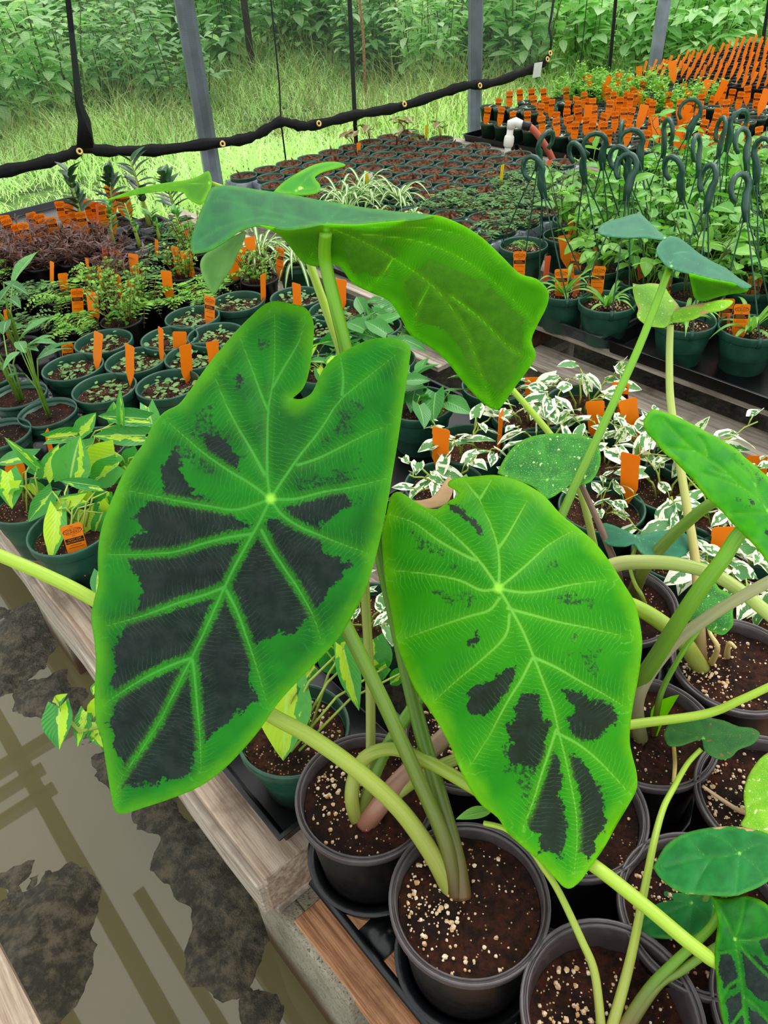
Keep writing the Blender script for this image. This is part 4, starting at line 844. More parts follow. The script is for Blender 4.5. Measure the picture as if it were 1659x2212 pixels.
# leaf 4
stem(J_, [(1040,1560,None),(1140,1300,1.10),(1215,1110,1.13),(1300,925,1.16),(1380,750,1.18),(1445,582,1.19)], .0085, .0058, S_dk)
V4 = [[(1447,575),(1440,530)],[(1447,575),(1480,545),(1540,570),(1600,605)],[(1447,575),(1520,580),(1590,620)],[(1470,545),(1450,525)]]
blade('leaf_blade', J_, q4([(385,170),(400,130),(460,95),(560,70),(640,45),(700,38),(740,70),(790,120),(850,175),(900,215),(870,235),(800,226),(700,216),(600,220),(480,210),(400,190)]), [(1292,498,1.30),(1382,462,1.38),(1435,512,1.22),(1380,513,1.24)], [q4([(880,215),(760,165),(600,150),(430,165)])], (1436,514), E14, (), 5, bulge=.002)['label'] = 'grey green upper lobe of the tall stalked leaf'
blade('leaf_blade', J_, q4([(930,205),(880,230),(840,270),(825,320),(850,370),(900,430),(950,455),(1050,485),(1150,510),(1300,545),(1400,560),(1480,600),(1538,585),(1500,555),(1440,520),(1350,450),(1250,400),(1150,340),(1050,260),(990,220)]), [(1445,510,1.22),(1420,545,1.17),(1450,580,1.17),(1622,618,1.22),(1560,570,1.27),(1560,610,1.19)], [q4(v) for v in ([(930,430),(960,320),(950,230)],[(960,330),(1100,400),(1300,490),(1500,580)],[(960,330),(1080,330),(1200,390)],[(930,430),(900,350),(860,300)])], (1450,575), E14, (), 5, bulge=.002)['label'] = 'grey green drooping blade of the tall stalked leaf'
blade('leaf_blade', J_, q4([(1065,486),(1150,510),(1300,545),(1400,562),(1450,595),(1515,606),(1480,630),(1400,640),(1300,660),(1200,690),(1160,695),(1110,670),(1090,600)]), [(1488,590,1.17),(1620,625,1.22),(1515,650,1.26),(1560,610,1.20)], [q4([(1100,500),(1200,560),(1350,620)])], (1488,592), E3u, (), 5, bulge=.001)['label'] = 'lime curled underside of the tall stalked leaf'
# pot G
stem(G_, [(1362,1305,None),(1385,1240,1.2),(1430,1180,1.17),(1480,1132,1.14),(1545,1083,1.1),(1650,1050,1.06)], .012, .0075, S_ol)
stem(G_, [(1350,1330,None),(1335,1240,1.22),(1310,1170,1.22),(1280,1100,1.23),(1252,1040,1.24)], .0075, .0045, S_br)
stem(G_, [(1310,1310,None),(1270,1120,1.3),(1235,1010,1.31),(1190,940,1.33),(1105,840,1.36),(1040,770,1.38)], .007, .0055, S_lm)
q8 = lambda p: zt(1/2.001, 830, 750, p)
blade('leaf_blade', G_, q8([(490,540),(520,480),(570,420),(640,385),(740,372),(850,380),(900,400),(930,440),(935,500),(910,560),(870,590),(800,600),(740,640),(700,655),(680,640),(640,600),(580,580),(500,550)]), [(1080,1020,1.22),(1200,937,1.26),(1297,990,1.2),(1180,1077,1.12),(1180,1040,1.17)], [q8(v) for v in ([(705,575),(740,480),(800,390)],[(705,575),(640,500),(560,440)],[(705,575),(600,560),(520,530)],[(705,575),(820,520),(910,450)],[(705,575),(800,570),(880,570)],[(705,575),(690,450),(680,390)],[(705,575),(700,640)])], (1182,1037), E6, (), 5, bulge=.003)['label'] = 'round green leaf flecked with cream'
blade('leaf_blade', G_, q8([(920,770),(960,760),(1040,790),(1085,810),(1180,798),(1270,785),(1320,830),(1315,885),(1260,915),(1180,920),(1110,890),(1080,852),(1040,862),(970,855),(935,820)]), [(1300,1140,1.26),(1370,1160,1.18),(1480,1150,1.24),(1420,1205,1.16),(1460,1200,1.2)], [q8(v) for v in ([(1085,815),(1180,850),(1300,870)],[(1085,815),(1180,815),(1280,800)],[(1085,815),(1000,800),(930,780)],[(1085,815),(1150,890)])], (1372,1157), E14, (), 5, bulge=.002)['label'] = 'bluish green folded leaf'
stem(G_, [(1400,1330,None),(1388,1290,1.2),(1372,1262,1.2),(1362,1225,1.2),(1370,1190,1.2),(1378,1165,1.19)], .0035, .003, S_lm)
# pots C D H I
q7 = lambda p: zt(1/2.724, 1050, 1700, p)
stem(C_, [(1300,2235,None),(1285,2104,.83),(1256,2030,.84),(1208,1928,.86),(1175,1876,.87),(1138,1825,.88),(1090,1790,.89),(1045,1778,.90)], .0055, .003, S_lm)
stem(C_, [(1316,2240,None),(1351,2115,.83),(1371,2030,.85),(1391,1928,.88),(1412,1821,.91),(1432,1748,.94),(1454,1704,.96),(1485,1650,.97),(1515,1618,.97)], .0068, .003, S_lm)
stem(C_, [(1330,2245,None),(1399,2140,.82),(1454,2082,.82),(1505,2034,.82),(1542,1994,.82),(1568,1939,.82)], .007, .0042, S_dk)
stem(C_, [(1340,2250,None),(1417,2133,.82),(1472,2096,.82),(1540,2050,.81),(1620,2000,.80)], .006, .004, S_ol)
g = G(); g.leaf(DP(1062, 1752, .9), DP(985, 1768, .89), Vector((0, 0, 1)), .016, 'lance', .1, .3, 8); o = obj('leaf_blade', g.build('leaf', M['hoya'])); o.parent = C_; o.matrix_parent_inverse = PINV(C_)
blade('leaf_blade', C_, q6([(760,1640),(790,1600),(850,1570),(920,1545),(980,1550),(1060,1580),(1150,1600),(1250,1640),(1340,1650),(1395,1690),(1350,1760),(1250,1800),(1200,1850),(1130,1865),(1060,1840),(1010,1790),(1000,1730),(940,1740),(860,1770),(790,1775),(755,1750),(740,1690)]), [(1436,1590,.99),(1495,1540,1.02),(1640,1585,1.0),(1560,1640,.95),(1450,1610,.97),(1520,1595,.97)], [q6(v) for v in ([(1010,1720),(1100,1690),(1250,1700),(1380,1700)],[(1010,1720),(900,1690),(780,1660)],[(1010,1720),(1000,1650),(960,1570)],[(1010,1720),(1070,1780),(1130,1840)],[(1010,1720),(900,1730),(790,1750)])], q6([(1010,1722)])[0], E8, (), 5, bulge=.002)['label'] = 'dark leaf dusted with potting soil'
blade('leaf_blade', D_, q7([(980,470),(1010,420),(1060,340),(1150,280),(1250,250),(1350,235),(1450,230),(1560,245),(1659,275),(1730,320),(1750,400),(1720,500),(1640,570),(1560,610),(1440,645),(1330,640),(1200,630),(1120,610),(1060,570),(1010,520)]), [(1410,1875,.84),(1560,1787,.88),(1690,1830,.85),(1560,1935,.79),(1590,1860,.82)], [q7(v) for v in ([(1490,390),(1400,410),(1250,420),(1050,470)],[(1490,390),(1400,310),(1300,270)],[(1490,390),(1480,500),(1470,630)],[(1490,390),(1600,480),(1650,560)],[(1490,390),(1600,340),(1720,360)],[(1330,415),(1260,520),(1220,610)],[(1300,415),(1220,340),(1180,290)])], q7([(1490,390)])[0], E11, (), 5, bulge=.003)['label'] = 'dark green leaf with browned edges'
blade('leaf_blade', D_, q7([(860,800),(870,720),(920,640),(1000,590),(1100,600),(1200,630),(1330,640),(1345,700),(1335,800),(1280,860),(1180,890),(1050,895),(930,885),(875,875)]), [(1366,1990,.90),(1440,1920,.93),(1540,1950,.90),(1450,2028,.86)], [q7(v) for v in ([(1210,680),(1100,730),(900,830)],[(1210,680),(1200,780),(1190,880)],[(1210,680),(1080,660),(960,620)],[(1210,680),(1290,750),(1320,820)])], q7([(1210,680)])[0], E11, (), 5, bulge=.003)['label'] = 'dark green leaf crossed by a lime stalk'
stem(D_, [(1510,1990,None),(1540,1900,.9),(1595,1862,.835)], .005, .004, S_dk)
stem(D_, [(1490,1990,None),(1500,1960,.92),(1495,1950,.91)], .005, .004, S_dk)
blade('leaf_blade', A_, q7([(1330,640),(1400,655),(1530,640),(1640,680),(1700,760),(1740,900),(1750,1100),(1720,1300),(1680,1480),(1600,1580),(1500,1540),(1400,1400),(1370,1250),(1350,1080),(1345,950),(1362,800),(1340,700)]), [(1540,1937,.80),(1640,1940,.80),(1545,2080,.77),(1690,2080,.76),(1600,2260,.72),(1590,2030,.765)], [q7(v) for v in ([(1465,895),(1490,1050),(1510,1200),(1530,1400),(1560,1560)],[(1465,895),(1420,800),(1370,700)],[(1465,895),(1500,780),(1525,650)],[(1465,895),(1560,900),(1700,860)],[(1465,895),(1560,1010),(1700,1150)],[(1475,960),(1420,970),(1360,980)],[(1500,1130),(1430,1170),(1385,1250)],[(1515,1230),(1600,1300),(1680,1400)],[(1520,1300),(1470,1370),(1430,1420)])], q7([(1465,895)])[0], E1, [q7([(1370,960),(1450,990),(1480,1100),(1480,1180),(1400,1200),(1370,1080)]), q7([(1500,960),(1600,1000),(1700,1100),(1700,1280),(1600,1250),(1530,1180)]), q7([(1410,1250),(1500,1200),(1530,1400),(1430,1390)]), q7([(1600,900),(1720,880),(1720,1050),(1640,980)]), q7([(1540,1290),(1660,1380),(1620,1520),(1560,1480)])], 5, bulge=.003)['label'] = 'hanging leaf with dark blotches at the lower right corner'
blade('leaf_blade', H_, [(1665,1622),(1640,1640),(1614,1680),(1606,1720),(1610,1760),(1600,1783),(1640,1797),(1700,1805),(1745,1720),(1710,1640)], [(1640,1640,.99),(1606,1720,.95),(1640,1797,.90),(1740,1720,.93)], [[(1700,1700),(1660,1720),(1615,1740)],[(1700,1700),(1660,1670),(1630,1660)],[(1700,1700),(1660,1780)]], (1700,1700), E10, (), 5, bulge=.002)['label'] = 'lime leaf with pale flecks and a browned edge'
stem(H_, [(1660,1740,None),(1690,1700,.97),(1700,1700,.94)], .005, .004, S_lm)
stem(H_, [(1640,1760,None),(1600,1752,.99),(1560,1728,1.0),(1518,1698,1.0)], .005, .002, stemmat('dead_stalk', '#b08a68', '#d0ac88'), 'dead_stalk')
stem(I_, [(1230,1740,None),(1225,1700,1.0),(1215,1670,1.0)], .006, .003, S_dk)
stem(K_, [(1745,2190,None),(1740,2150,.75)], .008, .006, S_dk)
# dead tan leaf scrap
blade('leaf_blade', J_, [(868,1082),(930,1076),(960,1040),(972,1030),(978,1058),(962,1088),(925,1098),(890,1096)], [(868,1082,1.05),(960,1040,1.08),(975,1058,1.03),(925,1098,1.0)], [[(870,1085),(965,1050)]], (870,1085), plain('dead_leaf', '#c8a078', .8, .2, .15, 40), (), 4, bulge=.0)['label'] = 'dried tan leaf scrap'
stem(J_, [(960,1570,None),(900,1300,1.1),(930,1090,1.04)], .004, .003, S_tp)
# two-hole carriers under the black pots
def ring_tray(label, cs, r, z):
    c0 = sum(cs, Vector())/len(cs); t = thing('pot_carrier_tray', label, 'tray', (c0.x, c0.y, z)); g = G()
    for c in cs:
        c = c-Vector((c0.x, c0.y, z)); c.z = 0
        g.lathe([(r-.004, .055), (r+.002, .06), (r+.012, .06), (r+.012, .054), (r+.004, .05), (r-.008, .002), (.02, 0), (.02, .003), (r-.012, .006)], 40, c)
    us = [(c-BO).dot(BU) for c in cs]; vv = [(c-BO).dot(BV) for c in cs]
    a0, a1, b0, b1 = min(us)-r-.012, max(us)+r+.012, min(vv)-r-.008, max(vv)+r+.012
    L = t.location
    for (ua, va, ub, vb) in ((a0+.07, b0, a1-.07, b0), (a0+.07, b1, a1-.07, b1), (a0, b0+.07, a0, b1-.07), (a1, b0+.07, a1, b1-.07)):
        g.tube([B(ua, va, z+.052)-L, B(ub, vb, z+.052)-L], .007, 8)
    for i in range(1, len(cs)):
        m_ = (cs[i]+cs[i-1])/2; m_.z = 0; d = (cs[i]-cs[i-1]).normalized(); s_ = Vector((-d.y, d.x, 0))
        for k in (-1, 1): g.box(m_-Vector((c0.x, c0.y, 0))+s_*(r*.75*k)+Vector((0, 0, .05)), (.05, .05, .008), (d, s_, Vector((0, 0, 1))))
    obj('tray_body', g.build('tray', M['black_tray']), t)
def pc(k): return Vector((BP[k].location.x, BP[k].location.y, 0))
ring_tray('black ring carrier tray under the two nearest elephant ear pots, overhanging the planks', [pc('A'), pc('B')], .084, TOP-.028)
ring_tray('black ring carrier tray under the cut off pot at the bottom edge', [pc('C'), pc('C')+BU*.2], .084, TOP-.028)
ring_tray('black ring carrier tray between the cut off pot and the right border', [pc('I'), pc('D')], .084, TOP-.028)
ring_tray('black ring carrier tray under the pots behind the lighter big leaf', [pc('J'), pc('E')], .084, TOP-.028)
ring_tray('black ring carrier tray farthest back on the low pallet', [pc('G'), pc('F')], .084, TOP-.028)
# ------------------------------------------------------------------ foliage builders (local coordinates, soil surface at z = -.02)
Z3 = Vector((0, 0, 1))
def rdir(lo=-.3, hi=.3):
    a = U(0, 6.283); return Vector((math.cos(a), math.sin(a), U(lo, hi))).normalized()
def vine_plant(mat, smat, nst, h, ll, lw, shape, seed, nl=5, spread=.09, droop=.5, r0=.03):
    random.seed(seed); g = G(); s = G()
    for k in range(nst):
        a = 6.283*k/nst+U(-.4, .4); d = Vector((math.cos(a), math.sin(a), 0)); p = d*U(.005, r0)+Vector((0, 0, -.025)); pts = [p]
        hh = h*U(.6, 1.15); sp = spread*U(.4, 1.3)
        for i in range(1, 7):
            q = i/6; pts.append(p+d*(sp*q**1.3)+Vector((U(-.006, .006), U(-.006, .006), hh*(q**.8-droop*.45*q*q))))
        s.tube(pts, [.0022]*4+[.0016]*3, 5)
        for i in range(nl):
            q = .25+.75*(i+.5)/nl; j = min(5, int(q*6)); c = pts[j].lerp(pts[j+1], q*6-j)
            e = (d*U(-.2, 1)+rdir(-.3, .5)).normalized(); L = ll*U(.6, 1.2); st = c+e*L*.35+Vector((0, 0, L*.25)); s.tube([c, (c+st)/2+Vector((0, 0, .004)), st], .0013, 4)
            t = st+(e+Vector((0, 0, U(-.9, .1)*droop))).normalized()*L; g.leaf(st, t, Z3+rdir()*.5, L*lw*U(.85, 1.1), shape, .2, U(.05, .3), 7, .02)
    return g.build('foliage', mat), s.build('stems', smat)
def pep_plant(seed):
    random.seed(seed); g = G()
    for k in range(34):
        a = U(0, 6.28); r = .066*math.sqrt(R()); c = Vector((r*math.cos(a), r*math.sin(a), -.026+U(.004, .014))); e = rdir(-.1, .45); L = U(.010, .021)
        g.leaf(c, c+e*L, Z3+rdir()*.4, L*.9, 'round', .2, .1, 5)
    for k in range(5):
        a = U(0, 6.28); r = .05*R(); c = Vector((r*math.cos(a), r*math.sin(a), -.022)); t = c+Vector((U(-.02, .02), U(-.02, .02), U(.02, .035)))
        for j in range(4): p = c.lerp(t, j/3); e = rdir(0, .4); g.leaf(p, p+e*.014, Z3, .009, 'ovate', .2, .1, 4)
    return g.build('foliage', M['pep'])
def frond(g, b, d, L, n, pl, up=.6):
    d = Vector(d).normalized(); s = d.cross(Z3).normalized()
    for i in range(n):
        q = (i+1)/n; c = b+d*(L*q)+Vector((0, 0, up*L*(q-q*q*1.05))); w_ = pl*math.sin(math.pi*min(1, q*.9+.12))**.7
        for k in (-1, 1):
            e = (s*k+d*.35+Vector((0, 0, U(-.2, .1)))).normalized(); g.leaf(c, c+e*w_, Z3+rdir()*.2, w_*.42, 'ovate', .1, 0, 3)
def fern_plant(mat, seed, n=9, L=.11, pl=.02, np_=11):
    random.seed(seed); g = G(); s = G()
    for k in range(n):
        a = 6.28*k/n+U(-.3, .3); d = Vector((math.cos(a), math.sin(a), 0)); l = L*U(.6, 1.2); b = Vector((0, 0, -.02)); u_ = U(.7, 2.0); frond(g, b, d, l, np_, pl*U(.7, 1.2), u_)
        s.tube([b+d*(l*q)+Vector((0, 0, u_*l*(q-q*q*1.05))) for q in (0, .25, .5, .75, 1)], .001, 4)
    return g.build('foliage', mat), s.build('stems', M['twig'])
def bushy(mat, smat, seed, n, r, h, ll, lw=.5, shape='ovate'):
    random.seed(seed); g = G(); s = G()
    for k in range(max(5, n//9)):
        a = U(0, 6.28); q = r*math.sqrt(R()); b = Vector((q*.4*math.cos(a), q*.4*math.sin(a), -.02)); t = Vector((q*1.2*math.cos(a), q*1.2*math.sin(a), h*U(.6, 1.1))); s.tube([b, (b+t)/2, t], .001, 4)
        for j in range(9):
            c = b.lerp(t, U(.2, 1)); e = rdir(-.3, .7); L = ll*U(.6, 1.2); g.leaf(c, c+e*L, Z3+rdir()*.4, L*lw, shape, .15, .1, 4)
    return g.build('foliage', mat), s.build('stems', smat)
def strappy(mat, seed, n, L, W, up, curl=1.0, twist=.2):
    random.seed(seed); g = G()
    for k in range(n):
        a = 6.283*k/n+U(-.4, .4); d = Vector((math.cos(a), math.sin(a), 0)); l = L*U(.55, 1.15); u_ = up*U(.6, 1.3); pts = []; N_ = 9; sd = d.cross(Z3)
        vs = []; uv = []
        for i in range(N_+1):
            q = i/N_; c = d*(l*(q*.9))+Vector((0, 0, -.02+l*(u_*q*1.6-curl*q*q*1.3))); wd = W*min(1, (1-q)*2.5+.02, .4+q*3)/2
            for s_ in (-1, -.5, 0, .5, 1): vs.append(c+sd*(wd*s_)+Vector((0, 0, abs(s_)*wd*.4))); uv.append((.5+s_*.5, q))
        n0 = len(g.v); g.add(vs, [(i*5+j, i*5+j+1, i*5+j+6, i*5+j+5) for i in range(N_) for j in range(4)]); r1 = R(), R()
        for i, a_ in enumerate(uv): g.uv[n0+i] = a_; g.r[n0+i] = r1
    return g.build('foliage', mat)
def lily_plant(seed, n=6, h=.16, lean=.5):
    random.seed(seed); g = G(); s = G()
    for k in range(n):
        a = U(0, 6.28); d = Vector((math.cos(a), math.sin(a), 0)); hh = h*U(.6, 1.1); b = d*.006+Vector((0, 0, -.02)); m_ = d*(.02*lean)+Vector((0, 0, hh*.6)); t = d*(.09*lean*U(.4, 1.3))+Vector((0, 0, hh)); s.tube([b, m_, t], [.0028, .002, .0016], 6)
        e = (d+Vector((0, 0, U(-.3, 1.2)))).normalized(); L = U(.08, .13); g.leaf(t, t+e*L, Z3-d*.6, L*.30, 'lance', .25, .25, 9, .05)
    return g.build('foliage', M['lily']), s.build('stems', M['stem'])
def zz_plant(mat, seed, h, n, ll):
    random.seed(seed); g = G(); s = G(); lean = Vector((U(-.3, .3), U(-.3, .3), 0)); pts = [Vector((0, 0, -.02))+lean*(h*q*q)+Z3*(h*q) for q in (0, .25, .5, .75, 1)]
    s.tube(pts, [.010, .008, .006, .004, .002], 8); a0 = U(0, 3)
    for k in range(n):
        q = .35+.65*k/n; c = lean*(h*q*q)+Z3*(h*q-.02)
        for sg in (0, 1): a = a0+k*.25+math.pi*sg; e = Vector((math.cos(a), math.sin(a), U(.3, .9))).normalized(); L = ll*U(.8, 1.1); g.leaf(c, c+e*L, Z3-e*.4, L*.42, 'ovate', .2, .2, 6)
    return g.build('foliage', mat), s.build('stems', M['stem_y'])
def stick_plant(seed):
    random.seed(seed); s = G()
    for k in range(random.choice([1, 2, 3])):
        c = Vector((U(-.025, .025), U(-.025, .025), -.02)); t = c+Vector((U(-.03, .03), U(-.03, .03), U(.005, .05))); s.tube([c, (c+t)/2+Vector((U(-.008, .008), 0, .005)), t], [.004, .005, .002], 6)
        s.tube([c, c+Vector((U(-.03, .03), U(-.03, .03), .006)), c+Vector((U(-.04, .04), U(-.04, .04), .002))], [.004, .003, .001], 5)
    return s.build('rhizome', M['twig'])
def begonia_plant(seed):
    random.seed(seed); g = G(); s = G()
    for k in range(4):
        a = U(0, 6.28); d = Vector((math.cos(a), math.sin(a), 0)); t = d*U(.03, .09)+Vector((0, 0, U(.05, .12))); s.tube([Vector((0, 0, -.02)), t*.5+Vector((0, 0, .01)), t], .0018, 5)
        e = (d+Vector((0, 0, -.3))).normalized(); L = U(.05, .08); g.leaf(t-e*L*.3, t+e*L*.7, Z3, L*1.0, 'heart', .1, .15, 7, .06)
    return g.build('foliage', M['begonia']), s.build('stems', M['twig'])
def var(f, n, *a): return [f(*[x if x is not SEED else 100+i*7 for x in a]) for i in range(n)]
SEED = object()
FO = {
 'joy': [vine_plant(M['pothos'], M['stem_y'], 6, .095, .050, .58, 'heart', s, 3, .09, .5) for s in (31, 32, 33, 34)],
 'phil': [vine_plant(M['brasil'], M['stem_y'], 7, .11, .085, .62, 'heart', s, 3, .08, .8) for s in (41, 42)],
 'heartleaf': [vine_plant(leafmat('heart_leaf', '#2f7a30', '#4a983c', '#86b86a', .36, .25, .45), M['stem'], 6, .12, .085, .6, 'heart', s, 3, .09, .9) for s in (43, 44)],
 'hoya': [vine_plant(M['hoya'], M['stem'], 11, .19, .075, .5, 'ovate', s, 5, .11, .35, .05) for s in (51, 52, 53, 54)],
 'hoyas': [vine_plant(M['hoya'], M['stem_d'], 6, .30, .06, .55, 'ovate', s, 5, .08, .1, .04) for s in (55, 56)],
 'fern': [fern_plant(M['fern'], s, 17, .12, .024, 13) for s in (61, 62, 63)],
 'fern2': [fern_plant(M['fern2'], s, 11, .13, .026, 10) for s in (64, 65)],
 'maiden': [bushy(M['fern'], M['twig'], s, 260, .07, .10, .016, .7) for s in (66, 67, 68)],
 'red': [bushy(M['redleaf'], M['twig'], s, 330, .085, .075, .035, .18, 'lance') for s in (71, 72, 73)],
 'seed': [bushy(M['seedling'], M['stem'], s, 150, .06, .16, .035, .42) for s in (74, 75, 76)],
 'leafyw': [bushy(M['lily'], M['stem'], s, 60, .08, .13, .06, .3, 'lance') for s in (77, 78)],
 'lily': [lily_plant(s, 7, .17, .8) for s in (81, 82)], 'lilyup': [lily_plant(83, 8, .22, .35)],
 'zz': [zz_plant(M['zz'], s, h, 9, .085) for s, h in ((91, .24), (92, .28), (93, .22))], 'zzg': [zz_plant(M['zzg'], s, h, 10, .045) for s, h in ((94, .17), (95, .13))],
 'beg': [begonia_plant(s) for s in (96, 97)],
}
F1 = {'pep': [pep_plant(s) for s in (11, 12, 13, 14)], 'spider': [strappy(M['spider'], s, 26, .22, .014, .75, .95) for s in (15, 16)], 'curly': [strappy(M['spider'], s, 30, .09, .012, .7, 1.1) for s in (17, 18)],
      'grassy': [strappy(M['hoya'], s, 13, .13, .013, .8, .75) for s in (19, 20, 21)], 'stick': [stick_plant(s) for s in (22, 23, 24, 25)], 'succ': [strappy(M['succ'], s, 14, .045, .012, .5, .5) for s in (26, 27)]}
def grow(t, kind, i=0, sc=1.0, rz=None):
    if kind in F1:
        o = obj('foliage' if kind != 'stick' else 'rhizome', F1[kind][i % len(F1[kind])], t); os_ = [o]
    else:
        f, s = FO[kind][i % len(FO[kind])]; os_ = [obj('foliage', f, t), obj('stems', s, t)]
    a = U(0, 6.28) if rz is None else rz
    for o in os_: o.scale = (sc, sc, sc); o.rotation_euler = (0, 0, a)
random.seed(77)
# --- peperomia pots
pep = [(415, 683, 'near the top edge of the huge blotched leaf, with a printed tag'), (513, 650, 'just left of the top lobe of the huge blotched leaf'), (640, 640, 'behind the top of the huge blotched leaf'), (726, 669, 'at the foot of two tall blank tags, beside the thick stalk'), (700, 703, 'directly behind the thick stalk, its lower half hidden'),
 (223, 736, 'third row from the front, leftmost'), (366, 729, 'with a narrow and a wide blank tag, behind the front pots'), (466, 722, 'touching the left edge of the huge blotched leaf, tagless'), (157, 791, 'second row, one upright blank tag at its right rim'), (292, 777, 'with an edge-on tag on its right side'),
 (420, 768, 'with two slanted blank tags next to the huge blotched leaf'), (225, 837, 'front row, biggest round leaflets and one slim blank tag'), (362, 829, 'in the front row, at the left edge of the huge leaf')]
for i, (x, y, l) in enumerate(pep):
    t = potted('seedling_pot', 'green', 'round leaflet pot '+l, 'potted plant', P(x, y, .545), 'green', None, None, None, i); grow(t, 'pep', i)
def gp(x, y, label, kind, i=0, sc=1.0, pk='green', z=.545, name='potted_plant', sk=None, perl=None, rz=None, group=None):
    t = potted(name, pk, label, 'potted plant', P(x, y, z), sk, None, group, perl, i)
    if kind: grow(t, kind, i, sc, rz)
    return t
gp(102, 889, 'thin green pot with upright striped stalks beside the puddle side rows', 'lilyup', 0, .8, 'greenthin', name='peace_lily', rz=1.2)
gp(40, 851, 'thin green pot with leaning peace lily leaves left of the upright stalks', 'lily', 0, 1.0, 'greenthin', name='peace_lily', rz=2.5)
gp(0, 935, 'green pot cut off by the left edge, nearest the aisle', None, 0, 1, 'greenthin')
gp(-25, 810, 'peace lily pot cut off by the left edge with broad leaves reaching in', 'lily', 1, 1.1, 'greenthin', name='peace_lily', rz=.3)
gp(38, 745, 'leafy peace lily in a black tray pocket at the left edge', 'lily', 0, 1.15, 'blk5', .535, name='peace_lily', rz=.1)
gp(805, 702, 'green pot with broad grey green leaves right of the thick stalk', 'heartleaf', 1, .9, 'green', name='leafy_potted_plant')
gp(830, 775, 'heart leaved plant behind the right lobe of the huge blotched leaf', 'heartleaf', 0, .9, 'green', name='heart_leaf_plant')
gp(700, 795, 'striped lime leaved plant showing in the notch of the huge leaf', 'phil', 1, .9, 'green', name='heart_leaf_plant')
gp(905, 870, 'trailing heart leaved plant between the two big ear leaves', 'heartleaf', 1, 1.0, 'green', name='heart_leaf_plant')
# --- philodendron brasil
def trail(t, leaves, z0, mat=M['brasil'], dz=.0, nrm=None):
    g = G(); s = G(); L = t.location
    for q in leaves:
        bx, by, tx, ty, w_ = q[:5]; zb = z0+(q[5] if len(q) > 5 else 0); b = P(bx, by, zb); pxm = F/proj(b)[2]
        r = (b-EYE); n = Vector((r.x, r.y, 0)).normalized(); tp = PV(tx, ty, b+n*.01, n) if ty <= by else P(tx, ty, zb-.05)
        nn = (-r.normalized()*1.6+Z3*.5+rdir()*.25)
        g.leaf(b-L, tp-L, nn, 1.15*w_/pxm, 'heart', .18, .22, 9, .02)
        root = t.location+Vector((U(-.03, .03), U(-.03, .03), -.02)); m_ = (root+b)/2+Z3*.03; s.tube([root-L, m_-L, b-L], [.0022, .002, .0016], 6)
    for nm, me in (('foliage', g.build('foliage', mat)), ('stems', s.build('stems', M['stem_y']))):
        o = obj(nm, me, t)
t = gp(150, 1142, 'green philodendron pot with the printed tag on its front rim, closest to the aisle', None, rz=0, name='philodendron'); t.rotation_euler = (0, 0, 0)
trail(t, [(177,1079,66,1112,32,.03),(123,1102,110,1212,40,.02),(185,1102,199,1162,60,.0),(113,1061,58,1130,36,.04),(190,1053,192,1092,44,.02),(232,1062,224,1098,30,.03),(222,1108,200,1160,26,.0),(214,1051,127,1037,24,.06),(152,1032,171,941,72,.04),(215,1085,228,1125,30,.02)], .555)
t = gp(60, 1078, 'green philodendron pot at the left edge with a big lime splashed leaf', None, name='philodendron'); t.rotation_euler = (0, 0, 0)
trail(t, [(16,1021,26,1098,48,.05),(74,985,-20,1000,32,.07),(70,1009,151,1030,34,.05),(80,1010,10,945,20,.06),(100,1030,125,960,34,.03),(40,1050,-10,1065,26,.04),(65,1045,110,1080,26,.02)], .555)
t = gp(196, 962, 'green philodendron pot behind, with lime and green leaves lying flat over it', None, name='philodendron'); t.rotation_euler = (0, 0, 0)
trail(t, [(105,947,203,930,30,.04),(171,935,207,891,34,.04),(200,960,150,985,30,.03),(316,905,211,897,36,.06),(314,941,200,940,44,.03),(249,866+46,245,868,30,.02),(320,880,340,960,36,.05),(262,860+55,258,838,16,.07)], .555)
t = gp(262, 1035, 'green philodendron pot hidden behind the left edge of the huge leaf', None, name='philodendron'); t.rotation_euler = (0, 0, 0)
trail(t, [(248,977,175,1025,64,.05),(254,1005,190,1050,54,.04),(300,985,262,1020,50,.05),(262,1010,268,1060,30,.02),(288,1030,262,1085,30,.02),(262,1080,240,1120,26,.01)], .555)
for x, y, l in ((310, 1240, 'green philodendron pot hidden behind the middle of the huge leaf, trailing over the puddle'), (465, 1395, 'green pot hidden behind the lower half of the huge leaf')):
    t = gp(x, y, l, None, name='philodendron'); t.rotation_euler = (0, 0, 0)
    if x == 310:
        g = G(); s = G(); L = t.location; D_k = .98
        for (bx, by, tx, ty, w_, da) in [(128,1528,126,1618,64,.0),(122,1520,142,1500,26,.01),(185,1538,167,1612,36,.02),(200,1545,215,1500,30,.02),(205,1560,222,1615,44,.03),(212,1235,205,1290,26,.0),(213,1475,200,1500,22,.0),(210,1590,200,1600,14,0)]:
            g.leaf(DP(bx, by, D_k+da)-L, DP(tx, ty, D_k+da-.03)-L, -FW+Z3*.2+RT*U(-.3, .3), w_*D_k/F, 'heart', .15, .25, 9)
        s.tube([x_-L for x_ in (t.location, DP(250, 1400, 1.05), DP(240, 1520, 1.0), DP(210, 1572, .99), DP(172, 1580, .98), DP(140, 1545, .98), DP(118, 1508, .98))], [.003, .003, .0028, .0028, .0026, .0022, .0012], 7)
        obj('foliage', g.build('foliage', M['brasil']), t); obj('stems', s.build('stems', M['stem_y']), t)
t = gp(633, 1572, 'green pot with a big drooping lime leaf, tucked behind the tip of the huge leaf', None, sk='green', perl=PLG, name='philodendron'); t.rotation_euler = (0, 0, 0)
